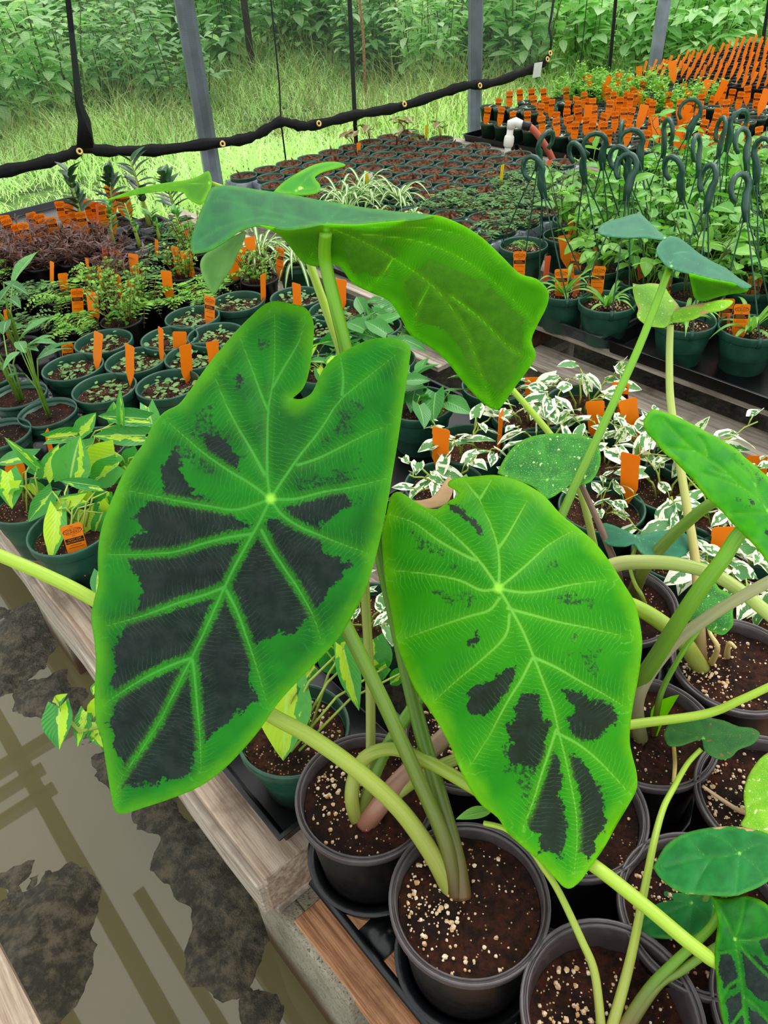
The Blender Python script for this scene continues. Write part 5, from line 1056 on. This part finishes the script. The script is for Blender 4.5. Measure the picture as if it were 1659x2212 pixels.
trail(t, [(622,1478,610,1642,100,.04),(652,1490,668,1570,22,.04),(700,1400,742,1455,60,.06),(742,1400,775,1535,44,.09),(800,1385,812,1480,74,.08),(835,1440,800,1470,30,.06),(875,1450,838,1480,30,.05),(680,1440,640,1470,40,.05),(760,1380,715,1420,46,.08)], .56)
t = gp(790, 1330, 'green pot between the two big ear leaves with pale trailing leaves', 'joy', 1, .8, name='pothos_plant')
# --- pothos n joy
for i, (x, y, l) in enumerate([(960, 1045, 'left of the lighter big leaf, holding the tallest blank tag'), (1010, 958, 'behind the pot with the tallest blank tag'), (1140, 892, 'below the tip of the highest leaf'), (1255, 868, 'in front of the concrete block under the other pallet'), (1300, 1092, 'with open soil and a blank tag, crossed by a brown stem'),
      (1448, 1052, 'under the long leaf at the right'), (1558, 1115, 'half hidden by the long right leaf, blank tag in front'), (1312, 985, 'behind the round cream flecked leaf'), (1378, 945, 'right of the two wide blank tags'), (1590, 1222, 'behind the small speckled hanging leaf'), (1640, 1290, 'at the right border with white leaves'), (1500, 985, 'against the dark gap before the next pallet'), (1680, 1060, 'at the right border behind the long leaf'), (1468, 1190, 'below the arching pale stalk'), (1070, 830, 'hidden behind the tip of the highest leaf'), (1180, 965, 'behind the top of the round cream flecked leaf')]):
    t = gp(x, y, 'white splashed pothos '+l, 'joy', i, U(.85, 1.15) if i not in (4,) else .7, name='pothos_plant')
# pothos sprays that lean out
# --- ferns in black pots and plants behind
random.seed(9)
fp = [(165, 700, 'fern', 'with a printed tag, nearest the purple brown leaves'), (262, 690, 'maiden', 'with two blank tags in front'), (330, 648, 'fern', 'in the middle of the fern rows'), (432, 636, 'fern', 'with lime fronds under the pale drooping leaf lobe'), (560, 600, 'maiden', 'standing alone with fine round leaflets and a printed tag'), (60, 700, 'fern2', 'at the left end of the fern rows'), (230, 640, 'maiden', 'behind the first tagged ferns'), (140, 640, 'fern', 'left, behind the printed tag'), (70, 625, 'fern2', 'far left with dark fronds'), (300, 600, 'fern2', 'in the third fern row'), (395, 590, 'maiden', 'third row under the big leaf'), (215, 590, 'fern', 'close to the purple brown leaves'), (360, 545, 'fern2', 'beside the black hole tray'), (5, 650, 'fern2', 'cut off by the left edge'), (420, 540, 'maiden', 'behind, right of the black hole tray'), (495, 560, 'fern', 'behind the pale drooping leaf lobe'), (-20, 590, 'fern', 'low at the left edge'), (290, 650, 'maiden', 'between two slanted blank tags'), (480, 600, 'fern', 'just right of the pale drooping lobe'), (385, 500, 'fern2', 'left of the wooden crate corner')]
for i, (x, y, k, l) in enumerate(fp): gp(x, y, 'black pot of green fern '+l, k, i, U(.9, 1.2), 'blk5', .535, name='potted_fern')
PW = ['nearest the left edge', 'second from the left edge, front', 'below the packed tags', 'next to the ferns', 'back, at the left', 'back, in the middle', 'back, beside the black hole tray', 'cut by the left edge, back', 'cut by the left edge, front', 'rightmost, against the ferns']
for i, (x, y) in enumerate([(20, 560), (90, 570), (160, 560), (230, 555), (60, 530), (130, 530), (195, 530), (-30, 540), (-10, 580), (265, 590)]):
    gp(x, y, 'black pot of thin purple brown leaves, '+PW[i], 'red', i, 1.15, 'blk5', .53, name='purple_leaved_plant', group='purple brown leaved plants at the left')
# black hole tray with zz plants
zs = [(185, 505, 'zz', 1, 'with the tallest dark leaves in front of the orange tag rows'), (250, 480, 'zz', 2, 'second from the left among the dark glossy ones'), (320, 478, 'zz', 1, 'under the narrow leaf pointing left'), (245, 525, 'zzg', 0, 'with a bare pale stalk, middle of the black hole tray'), (300, 525, 'zzg', 0, 'with bright whorled leaves in the black hole tray'), (385, 480, 'zz', 0, 'next to the white crate corner'), (345, 515, 'zzg', 1, 'at the front right of the black hole tray'), (195, 540, None, 0, 'nearly bare at the front left of the black hole tray'), (395, 515, 'zzg', 1, 'small and bright at the right end of the black hole tray')]
hp_ = []
for x, y, k, i, l in zs:
    t = gp(x, y, 'stout stemmed plant '+l, k, i, 1.0, 'blk5', .52, name='zz_plant'); hp_.append(P(x, y, .52))
hole_tray('wet black hole tray holding the stout stemmed glossy leaved plants', [(p.x, p.y) for p in hp_], .066, .515, .082, 'hole_tray_black')
# --- plant tags on the near pallet (each one set by its own spot)
T = [(162,1168,152,1133,50,'printed orange tag leaning on the front rim of the nearest philodendron pot',.545,'o','h'),(209,791,213,718,16,'slim blank orange tag at the right rim of the third row seedling pot'),(281,832,280,745,16,'slim blank orange tag in the front row pot with round leaflets'),(349,778,347,708,8,'orange tag seen edge-on between two seedling pots'),(388,752,388,716,30,'short wide blank orange tag lying low in a seedling pot'),(405,816,400,745,27,'wide blank orange tag at the back of the front row pot beside the huge leaf'),(463,778,458,737,27,'slanted blank orange tag half hidden by the edge of the huge leaf'),
 (113,985,100,930,12,'narrow orange tag among the philodendron leaves'),(40,1040,30,1003,45,'blank orange tag bent behind philodendron leaves at the left edge'),(453,692,453,640,22,'printed orange tag in the seedling pot above the left edge of the huge leaf',.53,'o','p'),(569,652,568,592,13,'slim blank orange tag left of the top lobe of the huge leaf'),(643,674,640,612,18,'blank orange tag just above the top lobe of the huge leaf'),(735,660,735,603,27,'tallest wide blank orange tag right of the thick stalk'),(738,705,733,655,15,'narrow blank orange tag close against the thick stalk'),(147,770,145,742,25,'printed orange tag lying between black tray and green pots',.50,'o','p'),
 (169,682,166,623,26,'printed orange tag in front of the ferns, leftmost of the pair',.53,'o','p'),(204,688,198,630,24,'blank slanted orange tag right beside the printed fern tag'),(139,624,135,590,20,'blank orange tag among ferns behind the printed fern tag'),(112,602,112,565,6,'edge-on orange tag among the leftmost ferns'),(288,650,286,605,26,'wide blank orange tag in the middle fern pot'),(263,647,254,593,8,'thin leaning orange tag left of the middle fern pot'),(292,597,287,548,20,'blank orange tag in the third row of ferns'),(252,577,250,540,20,'pale streaked orange tag behind the ferns'),(228,570,227,534,14,'faded orange tag near the black hole tray',.53,'s'),(193,602,187,557,5,'edge-on orange tag beside the purple brown leaves'),(221,630,214,577,5,'edge-on leaning orange tag among the middle ferns'),
 (366,643,358,585,22,'leaning blank orange tag above the seedling pots'),(386,587,376,532,14,'narrow orange tag behind the ferns left of the highest leaf'),(410,592,400,543,24,'wide leaning orange tag left of the pale drooping lobe'),(338,552,338,518,5,'edge-on orange tag beside the black hole tray'),(17,697,14,668,14,'orange tag low at the left edge'),(408,522,402,498,9,'small orange tag near the left tip of the highest leaf'),(508,604,500,545,24,'wide blank orange tag right of the pale drooping lobe'),(545,548,538,512,26,'blank orange tag above the lone maidenhair pot'),(604,582,605,535,16,'printed orange tag in the lone maidenhair pot',.53,'o','p'),(520,577,522,535,20,'orange tag half behind the highest leaf'),(218,495,212,440,13,'faded pink orange tag leaning among the stout stemmed plants',.51,'s'),
 (950,1017,953,925,38,'tallest wide blank orange tag left of the lighter big leaf'),(1078,965,1083,888,10,'edge-on tag in the white and green pothos'),(1152,872,1152,815,40,'wide blank orange tag right of the tip of the highest leaf'),(1290,935,1285,866,40,'wide blank orange tag left of the tall thin stalk'),(1342,893,1340,826,36,'printed orange tag right of the tall thin stalk',.53,'o','j'),(1368,940,1355,862,38,'leaning blank orange tag in front of the printed pothos tag'),(1357,1088,1362,980,42,'blank orange tag in the open pot with the brown stem'),(1382,1032,1381,965,6,'edge-on orange tag beside the blank one by the brown stem'),(1635,1030,1635,984,50,'blank orange tag behind the long leaf at the right border'),(1552,1222,1565,1138,46,'blank orange tag between the olive stalk and the long leaf'),(536,1640,516,1622,30,'red orange tag poking out behind the tip of the huge leaf',.50,'o')]
for q in T:
    xb, yb, xt, yt, w_, l = q[:6]; z = q[6] if len(q) > 6 else .53; k = q[7] if len(q) > 7 else 'o'; pr = q[8] if len(q) > 8 else None
    ptag(xb, yb, xt, yt, w_, l, z, k, pr, sgn=random.choice((-1, 1)))
# --- dense orange tag rows at the far left
random.seed(12)
cells = []
for i in range(13):
    for j in range(6):
        u_ = -2.40+i*.075; v_ = .55+j*.12
        p = B(u_, v_, TOP+.085); x, y, d = proj(p)
        if -40 < x < 290 and y > 532-.28*x: cells.append(p)
for n_, p in enumerate(cells):
    pw_ = '%s column from the left and %s row' % (['first', 'second', 'third', 'fourth', 'fifth', 'sixth', 'seventh', 'eighth', 'ninth', 'tenth', 'eleventh', 'twelfth', 'thirteenth'][int(round(((p-BO).dot(BU)+2.40)/.075))], ['front', 'second', 'third', 'fourth', 'fifth', 'back'][int(round(((p-BO).dot(BV)-.55)/.12))])
    t = potted('small_square_pot', 'square', 'square black pot at the far left, '+pw_, 'pot', p, None, ANG, 'square pots under the packed tags at the far left')
    if R() < .93:
        r = p-EYE; yaw = math.atan2(-r.x, r.y)+U(-.25, .25); put_tag(p-Z3*.02, p+Vector((U(-.01, .01), U(-.01, .01), U(.10, .135))), yaw, 'printed orange tag at the far left, '+pw_, 'o', 'p', 'packed tags at the far left', .98)
flat_tray('black tray under the packed tag rows at the far left', -2.45, -1.27, .12, 1.25, TOP, .03)
flat_tray('black tray under the ferns', -1.2, -.5, .1, 1.15, TOP, .028)
flat_tray('black tray edge around the philodendron pots along the planks', .03, .56, .012, .28, TOP, .045)
flat_tray('black tray edge with a corner beside the nearest black pot', .58, 1.2, .012, .28, TOP, .045)
flat_tray('black tray under the seedling pots', -.48, .0, .35, 1.15, TOP, .028)
flat_tray('black tray under the pothos pots between the two big leaves', .10, .66, .62, 1.14, TOP, .028)
flat_tray('black tray under the pothos pots behind the lighter big leaf', .68, 1.22, .62, 1.14, TOP, .028)
t = hole_tray('glossy black carrier tray around the peace lily pots', [(q.x, q.y) for q in (P(102, 889, .52), P(40, 851, .52), P(0, 935, .52), P(-25, 810, .52), P(38, 745, .52))], .069, .50, .088, 'hole_tray_black', None, .08)
# crate corner
g = G(); c = P(420, 500, .50); g.box((0, 0, 0), (.09, .10, .11)); t = thing('wooden_crate', 'weathered wooden box corner behind the left tip of the highest leaf', 'crate', (c.x, c.y, TOP+.055)); obj('crate_side', g.build('c', M['wood_grey'], False), t)
g = G(); g.box((0, 0, .06), (.10, .11, .01)); obj('crate_lid', g.build('c', M['wood'], False), t)
# --- second bench: begonia pots in hole trays
ORD = ['first', 'second', 'third', 'fourth', 'fifth', 'sixth', 'seventh', 'eighth', 'ninth', 'tenth', 'eleventh', 'twelfth', 'thirteenth', 'fourteenth', 'fifteenth', 'sixteenth', 'seventeenth', 'eighteenth', 'nineteenth']
SM['full'] = [soil_mesh(.071, plain('brown_crumbly_soil', '#6f4630', .9, .2, .6, 70, .8, '#24140d'), -.014, 20, .005, 14)]
random.seed(31)
lat = []
for i in range(12):
    for j in range(9):
        u_ = -1.74+i*.137; v_ = 1.84+j*.137+(.0685 if i % 2 else 0)
        lat.append((i, j, u_, v_))
trays = {}
for i, j, u_, v_ in lat:
    if v_ > 2.95: continue
    p = B(u_, v_, .53); x, y, d = proj(p)
    if x < 440 or x > 1240: continue
    near = i >= 8
    k = 'stick'; lab = 'green pot of bare brown rhizomes in the grey hole tray'; nm = 'begonia_pot'; grp = 'rhizome pots in the grey hole tray'
    if near and v_ > 2.0 and (i*5+j*3) % 4: k = 'fern2'; lab = 'green pot of ragged dark fern fronds behind the right side of the highest leaf'; nm = 'potted_fern'; grp = 'ragged fern pots behind the highest leaf'
    if 5 <= i <= 8 and v_ < 2.08: k = 'curly' if i > 6 else 'spider'; lab = 'arching cream striped spider plant behind the highest leaf'; nm = 'spider_plant'; grp = 'spider plants behind the highest leaf'
    if i <= 2 and v_ > 2.45 and j % 2 == 0: k = 'beg'; lab = 'green pot with mottled begonia leaves near the upright grey pole'; nm = 'begonia_plant'; grp = 'leafy begonias near the upright pole'
    lab = '%s, %s row from the grass, %s from the front' % (lab.replace(' in the grey hole tray', '').replace(' behind the right side of the highest leaf', '').replace(' behind the highest leaf', '').replace(' near the upright grey pole', ''), ORD[i], ORD[j])
    t = potted(nm, 'greenthin', lab, 'potted plant', p, 'full', None, grp); t.scale = (.9, .9, .9); grow(t, k, i*3+j, 1.15 if k == 'fern2' else (1.5 if k == 'stick' else 1.0))
    trays.setdefault((i//5, j//4), []).append((p.x, p.y))
for n_, (k, pts) in enumerate(sorted(trays.items())):
    hole_tray('wet grey hole tray of rhizome pots, %s' % ['far left one beside the grass', 'far middle one', 'far right one toward the white pipe', 'middle left one above the highest leaf', 'middle one', 'middle right one before the white pipe', 'near left one behind the highest leaf', 'near middle one under the ferns', 'near right one beside the hanging baskets'][n_ % 9], pts, .064, .508, .0685)
flat_tray('dark tray under the spider plants', -.95, .05, 1.5, 1.78, TOP, .03)
for x, y, l, kk in ((905, 580, 'green pot of small plants at the pallet edge behind the highest leaf', 'fern2'), (560, 545, 'trailing spider plant over the pallet edge left of the stalk', 'spider'), (640, 560, 'trailing spider plant over the pallet edge at the stalk', 'spider'), (760, 430, 'spider plant with the longest striped leaves above the highest leaf', 'spider'), (860, 425, 'spider plant with striped leaves right of the longest leaved one', 'spider')):
    gp(x, y, l, kk, x, 1.0, 'greenthin', .53, name='potted_plant')
for q in ((797, 402, 792, 375, 10, 'yellow tag between the rhizome pots above the spider plant', .51, 'y'), (803, 402, 800, 374, 9, 'white tag right against the yellow one above the spider plant', .51, 'w'), (920, 305, 921, 270, 6, 'slim yellow tag standing near the upright pole', .51, 'y'), (1081, 405, 1086, 356, 7, 'leaning yellow tag left of the first hanging basket hook', .51, 'y'), (775, 332, 775, 308, 9, 'small orange tag beside the black post foot', .51, 'o'), (1178, 382, 1188, 346, 11, 'leaning orange tag under the red hose', .51, 's')):
    ptag(*q[:5], q[5], q[6], q[7])
# standpipe and hose
pb = P(1094, 345, .45); d0 = proj(pb)[2]; t = thing('standpipe', 'white plastic standpipe with an elbow, in front of the far tagged pots', 'pipe', (pb.x, pb.y, 0)); L = t.location
pt = PV(1104, 268, pb, Vector((pb.x, pb.y, 0)).normalized()); g = G(); g.tube([Vector((0, 0, 0)), Vector((0, 0, pb.z)), pt-L], .017, 14); obj('pipe', g.build('pipe', M['pvc']), t)
g = G(); m_ = (pt-L)*.93; m_.z = pt.z-.09; a = pb.lerp(pt, .35)-L; b = pb.lerp(pt, .7)-L; g.tube([a, a.lerp(b, .15), a.lerp(b, .5), a.lerp(b, .85), b], [.018, .025, .027, .025, .018], 16); obj('union_fitting', g.build('u', M['pvc']), t)
e2 = pt+RT*.055-Z3*.004; g = G(); g.tube([pt-L-Z3*.02, pt-L+Z3*.004, pt-L+RT*.02+Z3*.01, e2-L], [.022, .023, .023, .021], 14); obj('elbow', g.build('e', M['pvc']), t)
hs = [e2]+[PV(x, y, e2-Vector((0, k, 0)), Vector((0, 1, 0))) for x, y, k in ((1150, 278, .02), (1180, 318, .05), (1198, 355, .07), (1210, 388, .08))]+[P(1222, 430, .46)]
hs = [Vector(a) for a in cat([tuple(a) for a in hs], 6)]
t = thing('hose', 'faded red hose with a black rubber end clamped to the white standpipe', 'hose', (hs[-1].x, hs[-1].y, 0)); L = t.location
g = G(); g.tube([a-L for a in hs], .0165, 12); obj('hose_body', g.build('h', M['hose']), t); g = G(); g.tube([a-L for a in hs[1:6]], [.0225, .0235, .022, .0235, .021], 12); obj('rubber_sleeve', g.build('h', M['rubber']), t)
# --- hanging baskets on the right bench
random.seed(40)
def hanger_mesh(top, rim_z=0.0, r=.084):
    """three wires from the rim to a flat neck, then an open hook; top is the hook top in pot coordinates"""
    top = Vector(top); d = top.normalized(); neck = top-d*.085; join = top-d*.125; g = G()
    for k in range(3):
        a = 2.1*k+.4; p = Vector((r*math.cos(a), r*math.sin(a), -.004)); mid = p.lerp(join, .55)+Vector((p.x, p.y, 0))*.10
        g.tube([p+Vector((0, 0, -.02)), p, mid, join+Vector((p.x, p.y, 0))*.10, neck], [.0022]*3+[.002, .003], 6); g.box(p+Vector((0, 0, -.008)), (.010, .010, .03), (Vector((1, 0, 0)), Vector((0, 1, 0)), Z3))
    side = Vector((math.cos(top.x*37), math.sin(top.x*37), 0)); side = (side-d*side.dot(d)).normalized(); n = d.cross(side); pts = [join, neck, neck+d*.03-side*.006]
    c = top-d*.036+side*.02
    for i in range(9): a = math.pi*(1.05-i*.17); pts.append(c+side*(.036*math.cos(a))+d*(.036*math.sin(a)))
    vs = []; K = len(pts)
    for i, p in enumerate(pts):
        t_ = (pts[min(i+1, K-1)]-pts[max(0, i-1)]).normalized(); w_ = t_.cross(n).normalized(); ww = [.007, .013, .010, .008][min(i, 3)] if i < 4 else .008*(1-.4*i/K)
        for (s1, s2) in ((-1, -1), (1, -1), (1, 1), (-1, 1)): vs.append(p+w_*(ww*s1)+n*(.005*s2))
    fs = [(i*4+k, i*4+(k+1) % 4, (i+1)*4+(k+1) % 4, (i+1)*4+k) for i in range(K-1) for k in range(4)]+[(3, 2, 1, 0), (K*4-4, K*4-3, K*4-2, K*4-1)]
    h = G(); h.add(vs, fs); return g.build('hanger', M['hanger']), h.build('hook', M['hanger'])
hooks = [(1114, 326), (1213, 308), (1241, 304), (1289, 281), (1344, 254), (1375, 277), (1383, 311), (1366, 331), (1440, 254), (1509, 289), (1592, 240), (1567, 237), (1578, 262), (1548, 331), (1548, 351), (1639, 299), (1646, 328), (1511, 217), (1252, 326)]
front = [(1131, 528), (1219, 624), (1312, 650), (1480, 690), (1622, 705)]
pots = [P(x, y, .545) for x, y in front]
for i in range(11):
    for j in range(8):
        p = B(-.05+i*.178+(.089 if j % 2 else 0), 1.95+j*.165, .545); x, y, d = proj(p)
        if 1140 < x < 1950 and 330 < y < 800 and min((p-q).length for q in pots) > .165: pots.append(p)
hk = {}
for hx, hy in hooks:
    tp = P(hx, hy, .545+.40)
    order = sorted(range(len(pots)), key=lambda k: (Vector((pots[k].x, pots[k].y))-Vector((tp.x, tp.y))).length)
    for k in order:
        if k not in hk: hk[k] = tp; break
where = ['first in the front row, with a printed tag beside dry orange leaves', 'front row, second from the left, with strap leaves and a printed tag', 'front row, third from the left, strap leaves hanging over its rim', 'front row, behind the lime flecked leaf', 'front row at the right border with strap leaves']
for k, p in enumerate(pots):
    x, y, d = proj(p); lab = ('green hanging basket '+where[k]) if k < 5 else ('green hanging basket of rounded %s leaves, %s' % (['bright', 'glossy', 'pale flecked'][k % 3], 'column %s' % 'x'))
    if k >= 5:
        row = int(round(((p-BO).dot(BV)-1.95)/.165))+2; col = int(((p-BO).dot(BU)+.1)/.178)+1
        lab = 'green pot of rounded glossy leaves, %s row behind the front baskets, %s from left' % (['front', 'first', 'second', 'third', 'fourth', 'fifth', 'sixth', 'seventh', 'eighth', 'ninth'][min(9, row-1)], ['first', 'second', 'third', 'fourth', 'fifth', 'sixth', 'seventh', 'eighth', 'ninth', 'tenth', 'eleventh', 'twelfth'][min(11, max(0, col))])
    t = potted('hanging_basket', 'green', lab, 'hanging basket', p, 'green', 0, None, PLG if k < 5 else None, k); t.rotation_euler = (0, 0, 0)
    if k == 0: grow(t, 'fern', 1, .45)
    elif k < 5: grow(t, 'grassy', k, 1.0)
    else: grow(t, 'hoya' if k % 5 else 'hoyas', k, U(.85, 1.15))
    if k in hk:
        v_ = hk[k]-p; h_ = Vector((v_.x, v_.y, 0)); 
        if h_.length > .12: v_ = h_.normalized()*.12+Z3*.39
        ha, ho = hanger_mesh(v_); obj('hook', ho, obj('hanger', ha, t))
flat_tray('dusty black tray with a scuffed side at the left front of the long grey pallet', .14, .54, 1.66, 2.0, TOP, .045, 'grey_tray')
flat_tray('glossy black tray along the right front of the long grey pallet', .56, 1.4, 1.66, 2.0, TOP, .045, 'black_tray')
g = G(); g.leaf(P(1150, 430, .62), P(1165, 455, .60), -FW, .03, 'ovate')
T2 = [(1121,594,1123,543,28,'printed orange tag in the first hanging basket beside the highest leaf','o','p'),(1181,582,1184,553,12,'narrow faded tag right of the first basket tag','s',None),(1212,630,1213,581,32,'printed orange tag in the second front basket','o','p'),(1245,628,1248,594,14,'faded narrow tag in the second front basket','s',None),(1243,589,1246,545,24,'printed orange tag behind the second front basket','o','p'),(1288,640,1294,575,30,'tall printed orange tag in the third front basket','o','p'),(1270,632,1270,603,7,'thin faded tag at the left rim of the third front basket','s',None),(1385,592,1384,570,13,'short faded tag in the pot under the grey green leaf','s',None),(1288,567,1283,535,9,'edge-on faded tag between two baskets','s',None),(1566,582,1568,535,22,'printed orange tag right of the tall stalked leaf','o','p'),(1625,632,1634,597,32,'printed orange tag at the right border above the last basket','o','p'),(1597,717,1604,657,34,'tall printed orange tag in the last front basket','o','p'),(1568,672,1573,645,28,'orange tag under the tip of the tall stalked leaf','o','p'),(1573,702,1574,677,8,'thin faded tag left of the last front tag','s',None),(1440,642,1445,600,13,'printed tag between stalk and lime flecked leaf','o','p'),(1235,502,1235,472,20,'small orange tag deep in the glossy leaves','o',None),(1222,545,1218,508,28,'dark orange tag low behind the first baskets','o',None),(1388,517,1386,500,26,'orange tag behind the grey green leaf','o',None),(1478,527,1483,500,15,'orange tag right of the grey green leaf stalk','o',None),(1545,488,1547,470,20,'small orange tag near the right hooks','o',None),(1520,522,1530,500,16,'tilted small orange tag between hook wires','o',None),(1590,470,1592,420,14,'orange tag behind the right hooks','o','p'),(1606,450,1607,410,12,'orange tag among the right hooks','o','p'),(1445,400,1446,385,9,'tiny orange tag in the middle of the glossy leaves','o',None),(1410,480,1408,458,9,'tiny leaning orange tag in the glossy leaves','o',None)]
for q in T2: ptag(*q[:6], .53, q[6], q[7], sgn=random.choice((-1, 1)))
# --- third bench: small tagged pots in front of the pole
random.seed(50)
n3 = 0; tr3 = []
for i in range(19):
    for j in range(12):
        u_ = -1.72+i*.108; v_ = 3.47+j*.108+(i % 2)*.0
        p = B(u_, v_, .50); x, y, d = proj(p)
        if x < 1030 or x > 1720: continue
        raised = (j > 1 and R() < .12) or (i < 4 and j == 1)
        if raised: p = p+Z3*.06
        kind = 'seed' if (i < 9 and j > 6 and R() < .75) else ('succ' if R() < .8 else None)
        pos_ = ', %s column, %s row' % (ORD[i], ORD[j])
        grp = {'seed': 'pots of bright seedlings among the small tagged pots', 'succ': 'small green pots of grey green rosettes in front of the upright pole', None: 'bare small green pots in front of the upright pole'}[kind]
        lab = {'seed': 'small green pot of bright seedlings on the far pallet'+pos_, 'succ': 'small pot of a grey green rosette on the far pallet'+pos_, None: 'small empty looking pot on the far pallet'+pos_}[kind]
        t = potted('small_pot', 'small', lab, 'potted plant', p, None, None, grp)
        if kind: grow(t, kind, n3, .72 if kind == 'seed' else .9)
        n3 += 1
        if R() < (.72 if kind != 'seed' else .45) and not raised or (j == 0 and R() < .8):
            r = p-EYE; yaw = math.atan2(-r.x, r.y)+U(-.5, .5); put_tag(p-Z3*.02+BV*-.03, p-BV*.03+Vector((U(-.02, .02), U(-.02, .02), U(.075, .11))), yaw, 'printed orange tag on the far pallet'+pos_, 'o', 'p', 'tags on the small pots of the far pallet', .95)
        elif R() < .2 and x > 1250:
            r = p-EYE; yaw = math.atan2(-r.x, r.y)+U(-.9, .9); put_tag(p-Z3*.02, p+Vector((U(-.06, .06), U(-.03, .03), U(.10, .15))), yaw, 'leaning blank orange tag on the far pallet'+pos_, 'o', None, 'leaning blank tags on the far pallet', 1.1)
for i in range(5):
    flat_tray('black tray of small tagged pots, %s along the front of the far pallet' % ['first', 'second', 'third', 'fourth', 'fifth'][i], -1.78+i*.435, -1.36+i*.435, 3.42, 4.1, TOP-.03, .04)
for i in range(5):
    flat_tray('black tray of small pots, %s in the back row of the far pallet' % ['first', 'second', 'third', 'fourth', 'fifth'][i], -1.78+i*.435, -1.36+i*.435, 4.11, 4.78, TOP-.03, .04)
# --- top right: rows of black pots, each with a tag
random.seed(60)
for i in range(15):
    for j in range(17):
        u_ = -1.66+i*.098; v_ = 4.98+j*.098; p = B(u_, v_, .53); x, y, d = proj(p)
        if x > 1700 or x < 1380: continue
        t = potted('small_square_pot', 'square', 'square black pot at the top right, %s column from the pole, %s row back' % (ORD[i], ORD[j]), 'pot', p, None, ANG, 'square black pots in the rows at top right')
        if R() < .25: grow(t, 'succ', i, .8)
        if R() < .94: put_tag(p-Z3*.02, p+BU*-.0+RT*U(.01, .03)+Vector((0, 0, U(.055, .078))), ANG+math.pi/2+1.2+U(-.15, .15), 'orange tag at the top right, %s column from the pole, %s row back' % (ORD[i], ORD[j]), 'o', 'p' if R() < .5 else None, 'tags in the rows at top right', .72)
for i in range(4): flat_tray('black tray of tagged square pots at the top right, %s from the grass' % ['first', 'second', 'third', 'fourth'][i], -1.73+i*.37, -1.37+i*.37, 4.92, 6.5, TOP+.02, .045)
